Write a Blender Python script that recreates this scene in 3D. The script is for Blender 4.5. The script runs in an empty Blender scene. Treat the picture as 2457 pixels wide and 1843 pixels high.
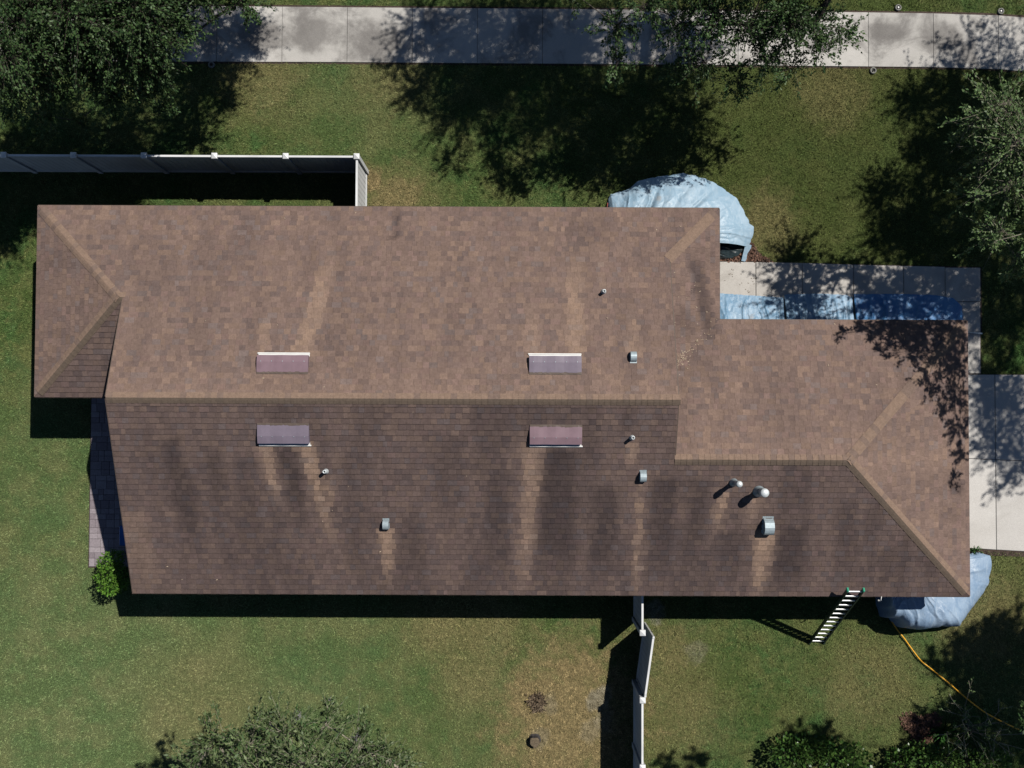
import bpy, math, random
import numpy as np
from mathutils import Matrix, Vector

random.seed(7)
rng = np.random.default_rng(7)
scene = bpy.context.scene
COL = scene.collection

# ------------------------------------------------------------------ camera
cam_d = bpy.data.cameras.new('camera')
cam = bpy.data.objects.new('camera', cam_d)
COL.objects.link(cam)
cam.location = (0, 0, 27.0)
cam.rotation_euler = (math.radians(1.57), 0, math.radians(0.235))
cam_d.sensor_fit = 'HORIZONTAL'
cam_d.sensor_width = 36.0
cam_d.lens = 36.0 * 2340.0 / 2457.0
cam_d.clip_end = 1000
scene.camera = cam

# ------------------------------------------------------------------ sky and sun
SUN_X, SUN_Y = 0.529, 0.4416            # metres of shadow per metre of height, sun stands to +x +y
elev = math.atan(1.0 / math.hypot(SUN_X, SUN_Y))
world = bpy.data.worlds.new('World')
scene.world = world
world.use_nodes = True
wn = world.node_tree
wn.nodes.clear()
sky = wn.nodes.new('ShaderNodeTexSky')
sky.sky_type = 'NISHITA'
sky.sun_disc = False
sky.sun_elevation = elev
sky.sun_rotation = math.atan2(SUN_X, SUN_Y)
sky.air_density = 0.75
sky.dust_density = 0.05
bg = wn.nodes.new('ShaderNodeBackground')
bg.inputs['Strength'].default_value = 0.05
wo = wn.nodes.new('ShaderNodeOutputWorld')
wn.links.new(sky.outputs[0], bg.inputs[0])
wn.links.new(bg.outputs[0], wo.inputs[0])
sun_d = bpy.data.lights.new('sun', 'SUN')
sun_d.energy = 5.0
sun_d.angle = math.radians(0.53)
sun_d.color = (1.0, 0.955, 0.89)
sun = bpy.data.objects.new('sun', sun_d)
COL.objects.link(sun)
sun.location = (20, 18, 40)
sun.rotation_euler = Vector((SUN_X, SUN_Y, 1.0)).to_track_quat('Z', 'Y').to_euler()
scene.view_settings.view_transform = 'Standard'
scene.view_settings.look = 'None'
scene.view_settings.gamma = 1.0
scene.view_settings.use_curve_mapping = False
scene.view_settings.exposure = 0.0
scene.cycles.max_bounces = 5
scene.cycles.diffuse_bounces = 0
scene.cycles.glossy_bounces = 2

# ------------------------------------------------------------------ small tools
def link(o, parent=None):
    COL.objects.link(o)
    if parent is not None:
        o.parent = parent
    return o

def tag(o, label=None, cat=None, group=None, kind=None):
    if label: o['label'] = label
    if cat: o['category'] = cat
    if group: o['group'] = group
    if kind: o['kind'] = kind
    return o

def thing(name, loc, label, cat, group=None, rz=0.0):
    o = bpy.data.objects.new(name, None)
    o.empty_display_size = 0.2
    link(o)
    o.location = loc
    o.rotation_euler = (0, 0, rz)
    return tag(o, label, cat, group)

class MB:
    """collects verts and faces for one mesh"""
    def __init__(s):
        s.v = []; s.f = []
    def poly(s, pts):
        i = len(s.v); s.v += [tuple(p) for p in pts]
        s.f.append(tuple(range(i, i + len(pts))))
    def box(s, c, d, m=None, bev=0.0):
        x, y, z = (d[0] / 2, d[1] / 2, d[2] / 2)
        if bev <= 0:
            pts = [Vector((sx * x, sy * y, sz * z)) for sz in (-1, 1) for sy in (-1, 1) for sx in (-1, 1)]
            fs = [(0, 2, 3, 1), (4, 5, 7, 6), (0, 1, 5, 4), (2, 6, 7, 3), (0, 4, 6, 2), (1, 3, 7, 5)]
        else:
            b = bev
            ring = lambda zz, q: [Vector((-x + q, -y, zz)), Vector((x - q, -y, zz)), Vector((x, -y + q, zz)), Vector((x, y - q, zz)),
                                  Vector((x - q, y, zz)), Vector((-x + q, y, zz)), Vector((-x, y - q, zz)), Vector((-x, -y + q, zz))]
            top = [p * 1.0 for p in ring(z, b)]
            top = [Vector((p.x * (1 - b / x), p.y * (1 - b / y), z)) for p in top]
            pts = ring(-z, b) + ring(z - b, b) + top
            fs = [tuple(range(7, -1, -1)), tuple(range(16, 24))]
            for k in range(2):
                for i in range(8):
                    j = (i + 1) % 8
                    fs.append((k * 8 + i, k * 8 + j, k * 8 + 8 + j, k * 8 + 8 + i))
        i0 = len(s.v)
        for p in pts:
            p = p + Vector(c)
            if m is not None: p = m @ p
            s.v.append(tuple(p))
        s.f += [tuple(i0 + i for i in f) for f in fs]
    def tube(s, pts, rad, n=8, caps=True):
        pts = [Vector(p) for p in pts]
        if not hasattr(rad, '__len__'): rad = [rad] * len(pts)
        i0 = len(s.v)
        prev = None
        for k, p in enumerate(pts):
            d = (pts[min(k + 1, len(pts) - 1)] - pts[max(k - 1, 0)]).normalized()
            if prev is None:
                a = d.orthogonal().normalized()
            else:
                a = (prev - d * prev.dot(d))
                a = a.normalized() if a.length > 1e-6 else d.orthogonal().normalized()
            prev = a
            b = d.cross(a)
            for q in range(n):
                t = 2 * math.pi * q / n
                s.v.append(tuple(p + (a * math.cos(t) + b * math.sin(t)) * rad[k]))
        for k in range(len(pts) - 1):
            for q in range(n):
                r = (q + 1) % n
                s.f.append((i0 + k * n + q, i0 + k * n + r, i0 + (k + 1) * n + r, i0 + (k + 1) * n + q))
        if caps:
            s.f.append(tuple(i0 + q for q in range(n - 1, -1, -1)))
            s.f.append(tuple(i0 + (len(pts) - 1) * n + q for q in range(n)))
    def lathe(s, prof, n=20, c=(0, 0, 0), close=True):
        """prof = (radius, z) from the bottom up"""
        i0 = len(s.v)
        for r, z in prof:
            for q in range(n):
                t = 2 * math.pi * q / n
                s.v.append((c[0] + r * math.cos(t), c[1] + r * math.sin(t), c[2] + z))
        m = len(prof)
        for k in range(m - 1):
            for q in range(n):
                r = (q + 1) % n
                s.f.append((i0 + k * n + q, i0 + k * n + r, i0 + (k + 1) * n + r, i0 + (k + 1) * n + q))
        if close:
            s.f.append(tuple(i0 + q for q in range(n - 1, -1, -1)))
            s.f.append(tuple(i0 + (m - 1) * n + q for q in range(n)))
    def mesh(s, name, mat, smooth=False):
        me = bpy.data.meshes.new(name)
        me.from_pydata(s.v, [], s.f)
        me.update()
        if mat is not None: me.materials.append(mat)
        if smooth:
            me.polygons.foreach_set('use_smooth', [True] * len(me.polygons))
        return me
    def build(s, name, mat, parent=None, smooth=False):
        return link(bpy.data.objects.new(name, s.mesh(name, mat, smooth)), parent)

def np_mesh(name, verts, corners, n, mat, colors=None, smooth=False):
    """verts (V,3); corners (F*n,) indices of faces with n corners"""
    me = bpy.data.meshes.new(name)
    F = len(corners) // n
    me.vertices.add(len(verts)); me.vertices.foreach_set('co', np.asarray(verts, np.float32).ravel())
    me.loops.add(F * n); me.loops.foreach_set('vertex_index', np.asarray(corners, np.int32))
    me.polygons.add(F); me.polygons.foreach_set('loop_start', np.arange(0, F * n, n, dtype=np.int32))
    if smooth: me.polygons.foreach_set('use_smooth', np.ones(F, bool))
    me.update(calc_edges=True)
    if colors is not None:
        a = me.attributes.new('tint', 'FLOAT_COLOR', 'POINT')
        a.data.foreach_set('color', np.concatenate([colors, np.ones((len(colors), 1))], 1).astype(np.float32).ravel())
    me.materials.append(mat)
    return me

# value noise for vertex tints and cloth shapes
_tab = rng.random((256, 256))
def vnoise(x, y):
    x = np.asarray(x, float); y = np.asarray(y, float)
    xi = np.floor(x).astype(int); yi = np.floor(y).astype(int)
    fx = x - xi; fy = y - yi
    fx = fx * fx * (3 - 2 * fx); fy = fy * fy * (3 - 2 * fy)
    g = lambda a, b: _tab[a % 256, b % 256]
    return (g(xi, yi) * (1 - fx) + g(xi + 1, yi) * fx) * (1 - fy) + (g(xi, yi + 1) * (1 - fx) + g(xi + 1, yi + 1) * fx) * fy
def fbm(x, y, o=4):
    s = 0; a = .5
    for k in range(o):
        s = s + a * vnoise(x * 2 ** k + 17 * k, y * 2 ** k + 31 * k); a *= .5
    return s / (1 - .5 ** o)

# ------------------------------------------------------------------ materials
class NT:
    def __init__(s, name):
        s.m = bpy.data.materials.new(name); s.m.use_nodes = True
        s.t = s.m.node_tree; s.N = s.t.nodes; s.L = s.t.links
        s.b = s.N['Principled BSDF']
    def n(s, typ, **kw):
        o = s.N.new(typ)
        for k, v in kw.items(): setattr(o, k, v)
        return o
    def put(s, sock, v):
        if isinstance(v, bpy.types.NodeSocket): s.L.new(v, sock)
        elif isinstance(v, (tuple, list)) and len(v) == 3 and sock.type == 'RGBA': sock.default_value = (*v, 1)
        else: sock.default_value = v
    def pos(s):
        return s.n('ShaderNodeNewGeometry').outputs['Position']
    def noise(s, vec, scale, detail=4, rough=.55, dist=0.0):
        o = s.n('ShaderNodeTexNoise')
        s.put(o.inputs['Vector'], vec)
        o.inputs['Scale'].default_value = scale; o.inputs['Detail'].default_value = detail
        o.inputs['Roughness'].default_value = rough; o.inputs['Distortion'].default_value = dist
        return o.outputs['Fac']
    def ramp(s, v, lo, hi, a=0.0, b=1.0):
        o = s.n('ShaderNodeMapRange', interpolation_type='SMOOTHSTEP')
        s.put(o.inputs['Value'], v)
        o.inputs['From Min'].default_value = lo; o.inputs['From Max'].default_value = hi
        o.inputs['To Min'].default_value = a; o.inputs['To Max'].default_value = b
        return o.outputs['Result']
    def mix(s, f, a, b, mode='MIX'):
        o = s.n('ShaderNodeMix', data_type='RGBA', blend_type=mode)
        s.put(o.inputs['Factor'], f); s.put(o.inputs['A'], a); s.put(o.inputs['B'], b)
        return [q for q in o.outputs if q.type == 'RGBA'][0]
    def math(s, op, a, b=0.0):
        o = s.n('ShaderNodeMath', operation=op)
        s.put(o.inputs[0], a); s.put(o.inputs[1], b)
        return o.outputs[0]
    def scale(s, vec, k):
        o = s.n('ShaderNodeVectorMath', operation='MULTIPLY')
        s.put(o.inputs[0], vec); o.inputs[1].default_value = k
        return o.outputs[0]
    def bright(s, col, f):
        """colour times a scalar"""
        o = s.n('ShaderNodeVectorMath', operation='SCALE')
        s.put(o.inputs[0], col); s.put(o.inputs['Scale'], f)
        return o.outputs[0]
    def bump(s, h, strength, dist):
        o = s.n('ShaderNodeBump')
        o.inputs['Strength'].default_value = strength; o.inputs['Distance'].default_value = dist
        s.put(o.inputs['Height'], h)
        s.L.new(o.outputs[0], s.b.inputs['Normal'])
    def done(s, col, rough=.8, metal=0.0, spec=.5):
        s.put(s.b.inputs['Base Color'], col)
        s.put(s.b.inputs['Roughness'], rough)
        s.b.inputs['Metallic'].default_value = metal
        s.b.inputs['Specular IOR Level'].default_value = spec
        return s.m

def simple(name, col, rough=.7, metal=0.0, vary=.15, scale=6.0, spec=.4):
    t = NT(name)
    n = t.noise(t.pos(), scale, 5)
    f = t.ramp(n, .3, .7, 1 - vary, 1 + vary)
    return t.done(t.bright(t.mix(0.0, col, col), f), rough, metal, spec)

def leaf_mat(name, col, col2, rough=.5, trans=.2):
    t = NT(name)
    g = t.n('ShaderNodeNewGeometry')
    r = g.outputs['Random Per Island']
    c = t.mix(r, col, col2)
    n = t.noise(g.outputs['Position'], 1.1, 2)
    c = t.bright(c, t.ramp(n, .3, .7, .7, 1.25))
    t.done(c, rough, 0, .3)
    tr = t.n('ShaderNodeBsdfTranslucent'); t.put(tr.inputs['Color'], c)
    mx = t.n('ShaderNodeMixShader'); mx.inputs[0].default_value = trans
    out = t.N['Material Output']
    t.L.new(t.b.outputs[0], mx.inputs[1]); t.L.new(tr.outputs[0], mx.inputs[2]); t.L.new(mx.outputs[0], out.inputs['Surface'])
    return t.m

# bare and dry places of the lawn: x, y, radius, strength
SAND = [(2.45, -7.93, .40, .45), (2.5, -8.45, .38, .3), (2.25, -8.75, .35, .2), (5.03, -6.61, .35, .2), (.8, -9.0, .3, .2), (1.0, -8.05, .3, .2), (3.9, -5.55, .35, .5)]
FRESH = [(-11.5, -7.5, 4.0, .75), (-6.5, -7.0, 3.0, .6), (-2.0, -8.0, 2.5, .4), (-13.0, -2.5, 2.2, .5), (-4.0, 8.3, 1.6, .3)]
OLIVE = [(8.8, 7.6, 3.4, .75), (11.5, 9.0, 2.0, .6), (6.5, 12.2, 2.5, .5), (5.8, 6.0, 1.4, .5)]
DRY = [(-4.01, 6.43, .35, 1.0), (-3.2, 5.9, .7, .8), (-.87, -6.13, 1.1, .5), (-2.02, -5.9, .8, .5), (1.7, -8.4, 1.75, 1.0), (.6, -7.95, .7, 1.0), (1.4, -9.3, 1.3, .9), (-1.1, -7.3, .8, .45), (4.3, -6.6, .8, .5), (4.4, -8.2, 1.2, .4),
       (-8.5, -8.2, 1.4, .35), (9.8, -7.4, 1.2, .35), (13.0, -5.6, 1.1, .5), (8.9, 9.0, .9, .35), (7.0, 5.2, .8, .45), (-7.0, 9.2, 1.0, .45), (-3.5, 9.2, .9, .4)]

def lawn_color(t):
    p = t.pos()
    flat = t.scale(p, (1, 1, 0))
    big = t.noise(flat, .22, 3)
    mid = t.noise(flat, 1.1, 5, .6)
    fine = t.noise(flat, 7.0, 4, .65)
    c = t.mix(t.ramp(big, .35, .65), (.070, .088, .024), (.058, .092, .030))
    c = t.mix(t.ramp(mid, .38, .68), c, (.125, .120, .044))
    c = t.mix(t.ramp(t.noise(flat, 2.6, 4, .6, .6), .60, .76, 0, .5), c, (.15, .115, .055))
    c = t.mix(t.ramp(t.noise(flat, .9, 3, .5, .4), .56, .70, 0, .7), c, (.045, .095, .028))
    c = t.mix(t.ramp(fine, .35, .7, 0, .45), c, (.030, .050, .014))
    def patches(lst, c, col, soft):
        m = None
        wob = t.noise(flat, 2.2, 4, .6)
        for (x, y, r, k) in lst:
            d = t.n('ShaderNodeVectorMath', operation='DISTANCE')
            t.put(d.inputs[0], flat); d.inputs[1].default_value = (x, y, 0)
            q = t.math('ADD', d.outputs['Value'], t.math('MULTIPLY', t.math('SUBTRACT', wob, .4), 2.6 * r))
            q = t.ramp(q, r * .75, r * (.75 + soft), k, 0)
            m = q if m is None else t.math('MAXIMUM', m, q)
        return t.mix(m, c, col)
    dryc = t.mix(t.ramp(fine, .4, .62), (.17, .118, .058), (.255, .17, .085))
    c = t.mix(t.ramp(t.noise(flat, 3.6, 5, .7, .8), .50, .66, 0, .55), c, (.135, .125, .046))
    c = t.mix(t.ramp(t.noise(flat, 4.6, 4, .7, .5), .55, .70, 0, .55), c, (.040, .062, .018))
    c = patches(FRESH, c, t.bright(t.mix(t.ramp(mid, .4, .65), (.098, .122, .050), (.145, .142, .066)), t.ramp(fine, .3, .7, .9, 1.15)), 2.0)
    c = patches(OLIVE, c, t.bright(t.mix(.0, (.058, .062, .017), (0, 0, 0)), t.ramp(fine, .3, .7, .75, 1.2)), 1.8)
    c = patches(DRY, c, dryc, 1.3)
    sandc = t.mix(t.ramp(fine, .4, .62), (.17, .14, .12), (.28, .245, .22))
    c = patches(SAND, c, sandc, .7)
    return t.scale(c, (1.40, 1.62, 1.56)), fine

def make_materials():
    M = {}
    t = NT('lawn_soil')
    c, fine = lawn_color(t)
    g = t.noise(t.pos(), 38, 3, .7)
    c = t.bright(c, t.ramp(g, .3, .7, .35, 1.1))
    t.bump(t.math('ADD', g, t.math('MULTIPLY', fine, 1.5)), .8, .05)
    M['lawn'] = t.done(c, .95, 0, .15)
    t = NT('grass_blade')
    c, fine = lawn_color(t)
    r = t.n('ShaderNodeNewGeometry').outputs['Random Per Island']
    c = t.bright(c, t.ramp(r, 0, 1, .80, 1.95))
    M['grass'] = t.done(c, .6, 0, .3)
    # concrete
    def concrete(name, a, b, stain, amt, sc):
        t = NT(name); p = t.pos()
        c = t.mix(t.noise(p, 3.0, 6, .6), a, b)
        c = t.mix(t.ramp(t.noise(p, sc, 6, .70, .5), .44, .66, 0, amt), c, stain)
        if name == 'sidewalk_concrete':
            m = None
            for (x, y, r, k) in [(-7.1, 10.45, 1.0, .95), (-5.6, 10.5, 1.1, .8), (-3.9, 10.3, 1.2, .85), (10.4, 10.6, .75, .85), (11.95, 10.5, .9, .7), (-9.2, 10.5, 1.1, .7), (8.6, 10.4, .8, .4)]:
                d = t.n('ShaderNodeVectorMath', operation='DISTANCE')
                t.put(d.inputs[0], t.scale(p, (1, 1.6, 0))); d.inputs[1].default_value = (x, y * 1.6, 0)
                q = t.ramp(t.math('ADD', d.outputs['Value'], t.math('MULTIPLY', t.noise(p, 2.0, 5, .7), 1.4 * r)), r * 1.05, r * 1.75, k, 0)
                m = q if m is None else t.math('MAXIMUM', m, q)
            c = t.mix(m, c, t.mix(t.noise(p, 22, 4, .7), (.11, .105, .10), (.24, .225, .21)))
        oi = t.n('ShaderNodeObjectInfo').outputs['Random']
        c = t.bright(c, t.ramp(oi, 0, 1, .94, 1.06))
        g = t.noise(p, 55, 4, .7)
        c = t.bright(c, t.ramp(g, .3, .72, .86, 1.12))
        t.bump(g, .35, .008)
        return t.done(c, .9, 0, .2)
    M['sidewalk'] = concrete('sidewalk_concrete', (.425, .412, .385), (.505, .485, .455), (.19, .18, .17), .85, .75)
    M['walk'] = concrete('walkway_concrete', (.43, .41, .38), (.50, .475, .44), (.29, .265, .24), .5, 1.2)
    M['drive'] = concrete('driveway_concrete', (.50, .48, .455), (.56, .54, .51), (.40, .38, .35), .4, .6)
    # shingles: tint comes with the pieces, the material adds granules
    def shingle(name, obj):
        t = NT(name); p = t.pos()
        if obj:
            oi = t.n('ShaderNodeObjectInfo').outputs['Random']
            c = t.mix(t.ramp(oi, .62, .9), (.216, .150, .112), (.168, .120, .098))
            c = t.mix(t.ramp(t.noise(p, 5.0, 4), .45, .7, 0, .3), c, (.185, .135, .105))
            c = t.mix(t.n('ShaderNodeAttribute', attribute_name='south_shade').outputs['Fac'], c, (.095, .075, .058))  # cap faces turned south are painted darker, as shade
        else:
            c = t.n('ShaderNodeAttribute', attribute_name='tint').outputs['Color']
        g = t.noise(p, 70, 4, .75)
        c = t.bright(c, t.ramp(g, .3, .7, .78, 1.2))
        c = t.bright(c, t.ramp(t.noise(p, 14, 3, .6), .3, .7, .90, 1.10))
        t.bump(g, .5, .006)
        return t.done(c, .92, 0, .2)
    M['shingle'] = shingle('asphalt_shingle', False)
    M['cap'] = shingle('cap_shingle', True)
    M['deck'] = simple('roof_felt', (.05, .045, .04), .95)
    M['stucco'] = simple('beige_stucco', (.50, .43, .34), .9, 0, .06, 30)
    M['fascia'] = simple('brown_fascia', (.10, .075, .06), .6, 0, .1)
    M['white'] = simple('white_paint', (.78, .78, .76), .5, 0, .05)
    M['vinyl'] = simple('white_vinyl', (.64, .65, .65), .42, 0, .10, 1.6)
    M['mauve'] = simple('mauve_painted_metal', (.205, .138, .160), .4, 0, .08, 4)
    M['mauve2'] = simple('grey_mauve_painted_metal', (.170, .142, .180), .4, 0, .08, 4)
    M['galv'] = simple('galvanised_steel', (.36, .43, .46), .42, .25, .10, 20)
    M['lead'] = simple('lead_pipe', (.62, .66, .67), .5, .3, .1, 25)
    M['black'] = simple('dark_opening', (.012, .012, .012), .8)
    # tarps
    def tarp(name, a, b, worn):
        t = NT(name); p = t.pos()
        c = t.mix(t.ramp(t.noise(p, 2.2, 5, .65, .8), .38, .66), a, b)
        c = t.mix(t.ramp(t.noise(t.scale(p, (9, 2.2, 2.2)), 2.0, 4, .6), .54, .72, 0, .5), c, worn)
        c = t.mix(t.ramp(t.noise(p, 1.3, 4, .6), .66, .74, 0, .5), c, (.30, .27, .24))
        w = t.noise(p, 260, 1)
        cre = t.noise(p, 6.5, 6, .7, 1.2)
        t.bump(t.math('ADD', cre, t.math('MULTIPLY', w, .06)), .35, .04)
        return t.done(c, .42, 0, .5)
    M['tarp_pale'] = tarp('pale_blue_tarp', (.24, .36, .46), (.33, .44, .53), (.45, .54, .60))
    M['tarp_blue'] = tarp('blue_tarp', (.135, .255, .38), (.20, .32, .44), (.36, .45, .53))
    M['tarp_shade_tone'] = tarp('shade_toned_blue_tarp', (.035, .155, .37), (.065, .21, .42), (.17, .32, .50))  # same blue tarp, tree shade painted in as a deeper colour
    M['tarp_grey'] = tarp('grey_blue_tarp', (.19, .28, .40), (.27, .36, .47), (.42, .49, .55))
    M['tarp_red'] = simple('reddish_tarp_underside', (.33, .075, .05), .6)
    M['tarp_black'] = simple('black_plastic_sheet', (.022, .034, .038), .28, 0, .5, 5)
    # plants
    M['oak'] = leaf_mat('oak_leaf', (.025, .062, .020), (.088, .145, .050))
    M['oak_pale'] = leaf_mat('pale_oak_leaf', (.055, .11, .035), (.16, .23, .09))
    M['sw_leaf'] = leaf_mat('grey_green_leaf', (.038, .082, .024), (.17, .215, .095))
    M['bush'] = leaf_mat('bright_shrub_leaf', (.06, .17, .018), (.17, .33, .045))
    M['hedge'] = leaf_mat('glossy_hedge_leaf', (.03, .085, .018), (.10, .18, .04), .3)
    M['weed'] = leaf_mat('weed_leaf', (.03, .11, .02), (.07, .19, .04))
    M['bark'] = simple('grey_bark', (.075, .062, .05), .95, 0, .3, 12)
    M['twig'] = simple('pale_twig', (.26, .24, .18), .9, 0, .25, 9)
    M['moss'] = simple('grey_moss', (.30, .29, .30), .95, 0, .2, 15)
    M['dead'] = leaf_mat('dead_leaf', (.085, .06, .04), (.24, .18, .12), .8, .1)
    M['mulch'] = leaf_mat('mulch_chip', (.09, .05, .035), (.25, .14, .10), .9, 0)
    M['soil'] = simple('dark_soil', (.06, .042, .033), .95, 0, .3, 20)
    M['stump'] = simple('stump_wood', (.13, .10, .065), .9, 0, .3, 25)
    M['stump_bark'] = simple('stump_bark', (.055, .05, .05), .95, 0, .3, 20)
    # hardware
    M['rail'] = simple('dark_green_fibreglass', (.012, .028, .022), .45)
    M['cap_green'] = simple('green_plastic', (.04, .33, .20), .4)
    M['rung'] = simple('bare_aluminium', (.80, .82, .82), .42, .35, .04)
    M['cord'] = simple('orange_rubber', (.80, .40, .03), .45, 0, .05)
    M['blue_bin'] = simple('blue_plastic', (.02, .10, .33), .4)
    M['grey_ring'] = simple('weathered_concrete_ring', (.22, .22, .20), .9, 0, .2, 20)
    t = NT('paver'); p = t.pos()
    oi = t.n('ShaderNodeObjectInfo').outputs['Random']
    c = t.mix(oi, (.20, .17, .185), (.30, .265, .28))
    c = t.bright(c, t.ramp(t.noise(p, 25, 4, .7), .3, .7, .85, 1.15))
    M['paver'] = t.done(c, .9, 0, .2)
    return M
M = make_materials()

# ------------------------------------------------------------------ the ground
g = MB()
g.poly([(-120, -120, 0), (120, -120, 0), (120, 120, 0), (-120, 120, 0)])
tag(g.build('lawn', M['lawn']), kind='structure')

def slab_mesh(name, quad, z0, z1, mat, edge=.012):
    """a slab with a worn (chamfered) upper edge; quad is counter-clockwise"""
    c = Vector((sum(p[0] for p in quad) / len(quad), sum(p[1] for p in quad) / len(quad), 0))
    m = MB()
    lo = [Vector((p[0], p[1], z0)) for p in quad]
    mid = [Vector((p[0], p[1], z1 - edge * .6)) for p in quad]
    top = []
    for p in quad:
        d = Vector((p[0], p[1], 0)) - c
        q = c + d * (1 - edge * 1.3 / d.length)
        top.append(Vector((q.x, q.y, z1)))
    n = len(quad)
    m.v = [tuple(p) for p in lo + mid + top]
    for k in range(2):
        for i in range(n):
            j = (i + 1) % n
            m.f.append((k * n + i, k * n + j, k * n + n + j, k * n + n + i))
    m.f.append(tuple(range(2 * n, 3 * n)))
    return m

# public sidewalk along the top
SWX = [-24, -14.38, -9.6, -4.81, 4.75, 9.04, 11.23, 13.05, 14.28, 16, 24]
SWT = [11.28, 11.28, 11.28, 11.26, 11.22, 11.18, 11.16, 11.13, 11.06, 10.9, 10.0]
SWB = [9.71, 9.71, 9.71, 9.71, 9.68, 9.65, 9.64, 9.62, 9.54, 9.38, 8.5]
top_of = lambda x: float(np.interp(x, SWX, SWT))
bot_of = lambda x: float(np.interp(x, SWX, SWB))
m = MB()
for a, b in zip(SWX[:-1], SWX[1:]):
    m.poly([(a, bot_of(a) - .05, .004), (b, bot_of(b) - .05, .004), (b, top_of(b) + .06, .004), (a, top_of(a) + .06, .004)])
sidewalk = tag(m.build('sidewalk', M['soil']), kind='structure')
joints = [-24.5 + 1.82 * k + .02 for k in range(-0, 27)]
off = (-2.83 - joints[0]) % 1.82
joints = [j + off for j in joints]
for a, b in zip(joints[:-1], joints[1:]):
    a2, b2 = a + .005, b - .005
    slab_mesh('slab', [(a2, bot_of(a2)), (b2, bot_of(b2)), (b2, top_of(b2)), (a2, top_of(a2))], 0.0, .035 + random.uniform(-.003, .003), None, .006).build('slab', M['sidewalk'], sidewalk)

# entry walk and driveway
m = MB()
m.poly([(4.8, 2.2, .003), (13.03, 2.2, .003), (13.03, 4.05, .003), (4.8, 4.20, .003)])
m.poly([(12.0, 1.06, .005), (13.0, 1.06, .005), (13.0, 2.4, .005), (12.0, 2.4, .005)])
walkway = tag(m.build('entry_walk', M['soil']), kind='structure')
wy = lambda x: float(np.interp(x, [5, 5.76, 7.76, 9.46, 12.98], [4.17, 4.16, 4.14, 4.09, 4.02]))
xs = [4.8, 6.75, 8.04, 9.46, 10.85, 12.0]
for a, b in zip(xs[:-1], xs[1:]):
    a2, b2 = a + .007, b - .007
    slab_mesh('slab', [(a2, 2.45), (b2, 2.45), (b2, wy(b2)), (a2, wy(a2))], 0, .036 + random.uniform(-.003, .003), None).build('slab', M['walk'], walkway)
for (x0, x1, y0, y1) in [(12.0, 12.98, 3.08, 4.02), (12.0, 12.97, 2.22, 3.065), (12.0, 12.965, 1.085, 2.205)]:
    slab_mesh('slab', [(x0 + .007, y0), (x1, y0), (x1, y1), (x0 + .007, y1)], 0, .034 + random.uniform(-.003, .003), None).build('slab', M['walk'], walkway)
m = MB()
m.poly([(10.9, -3.86, .004), (24, -4.3, .004), (24, 1.08, .004), (10.9, 1.06, .004)])
driveway = tag(m.build('driveway', M['soil']), kind='structure')
lo = lambda x: -3.73 - (x - 12.61) * .052
md = lambda x: -1.27 - (x - 12.64) * .04
for (a, b) in [(10.95, 13.35), (13.35, 15.8), (15.8, 18.3), (18.3, 21.0), (21.0, 23.8)]:
    a2, b2 = a + .007, b - .007
    slab_mesh('slab', [(a2, md(a2) + .007), (b2, md(b2) + .007), (b2, 1.05), (a2, 1.05)], 0, .04, None).build('slab', M['drive'], driveway)
    slab_mesh('slab', [(a2, lo(a2)), (b2, lo(b2)), (b2, md(b2) - .007), (a2, md(a2) - .007)], 0, .043, None).build('slab', M['drive'], driveway)

# paved patio beside the house
m = MB()
m.poly([(-11.66, -4.37, .004), (-9.0, -4.37, .004), (-9.0, .72, .004), (-11.66, .72, .004)])
patio = tag(m.build('patio', M['soil']), kind='structure')
pav = {}
def paver(x0, y0, w, h):
    key = (round(w, 3), round(h, 3))
    if key not in pav:
        pav[key] = slab_mesh('paver', [(-w / 2, -h / 2), (w / 2, -h / 2), (w / 2, h / 2), (-w / 2, h / 2)], 0, .05, None, .008).mesh('paver', M['paver'])
    o = link(bpy.data.objects.new('paver', pav[key]), patio)
    o.location = (x0 + w / 2, y0 + h / 2, random.uniform(-.003, .003))
y = -4.33; row = 0
while y < .60:
    h = .152 if row % 3 else .228
    x = -11.62; k = row % 2
    while x < -9.1:
        w = (.152, .228, .305)[(row * 7 + k * 5) % 3]
        w = min(w, -9.02 - x)
        if w > .06: paver(x, y, w - .006, h - .006)
        x += w; k += 1
    y += h; row += 1

# ------------------------------------------------------------------ the house
house = thing('house', (0, 0, 0), 'single storey house seen from above with brown shingle hip and gable roof', 'house')
EZ, SL = 2.5, 0.3765                      # eave height, roof slope
XW, XG, XD, XN, XE = -11.99, -9.45, 3.87, 5.21, 11.45
YN, YS, YM = 5.13, -4.59, 0.27            # north eave, south eave, main ridge
YW, YA = 0.30, 2.715                      # west extension south eave, apex
YWN, YR = 2.31, -1.14                     # wing north eave, wing ridge
ZM = EZ + SL * (YN - YM); ZR = EZ + SL * (YWN - YR); ZA = EZ + SL * (YN - YA)
XA = XW + (YN - YA)
dXN = XN - XD
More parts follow.
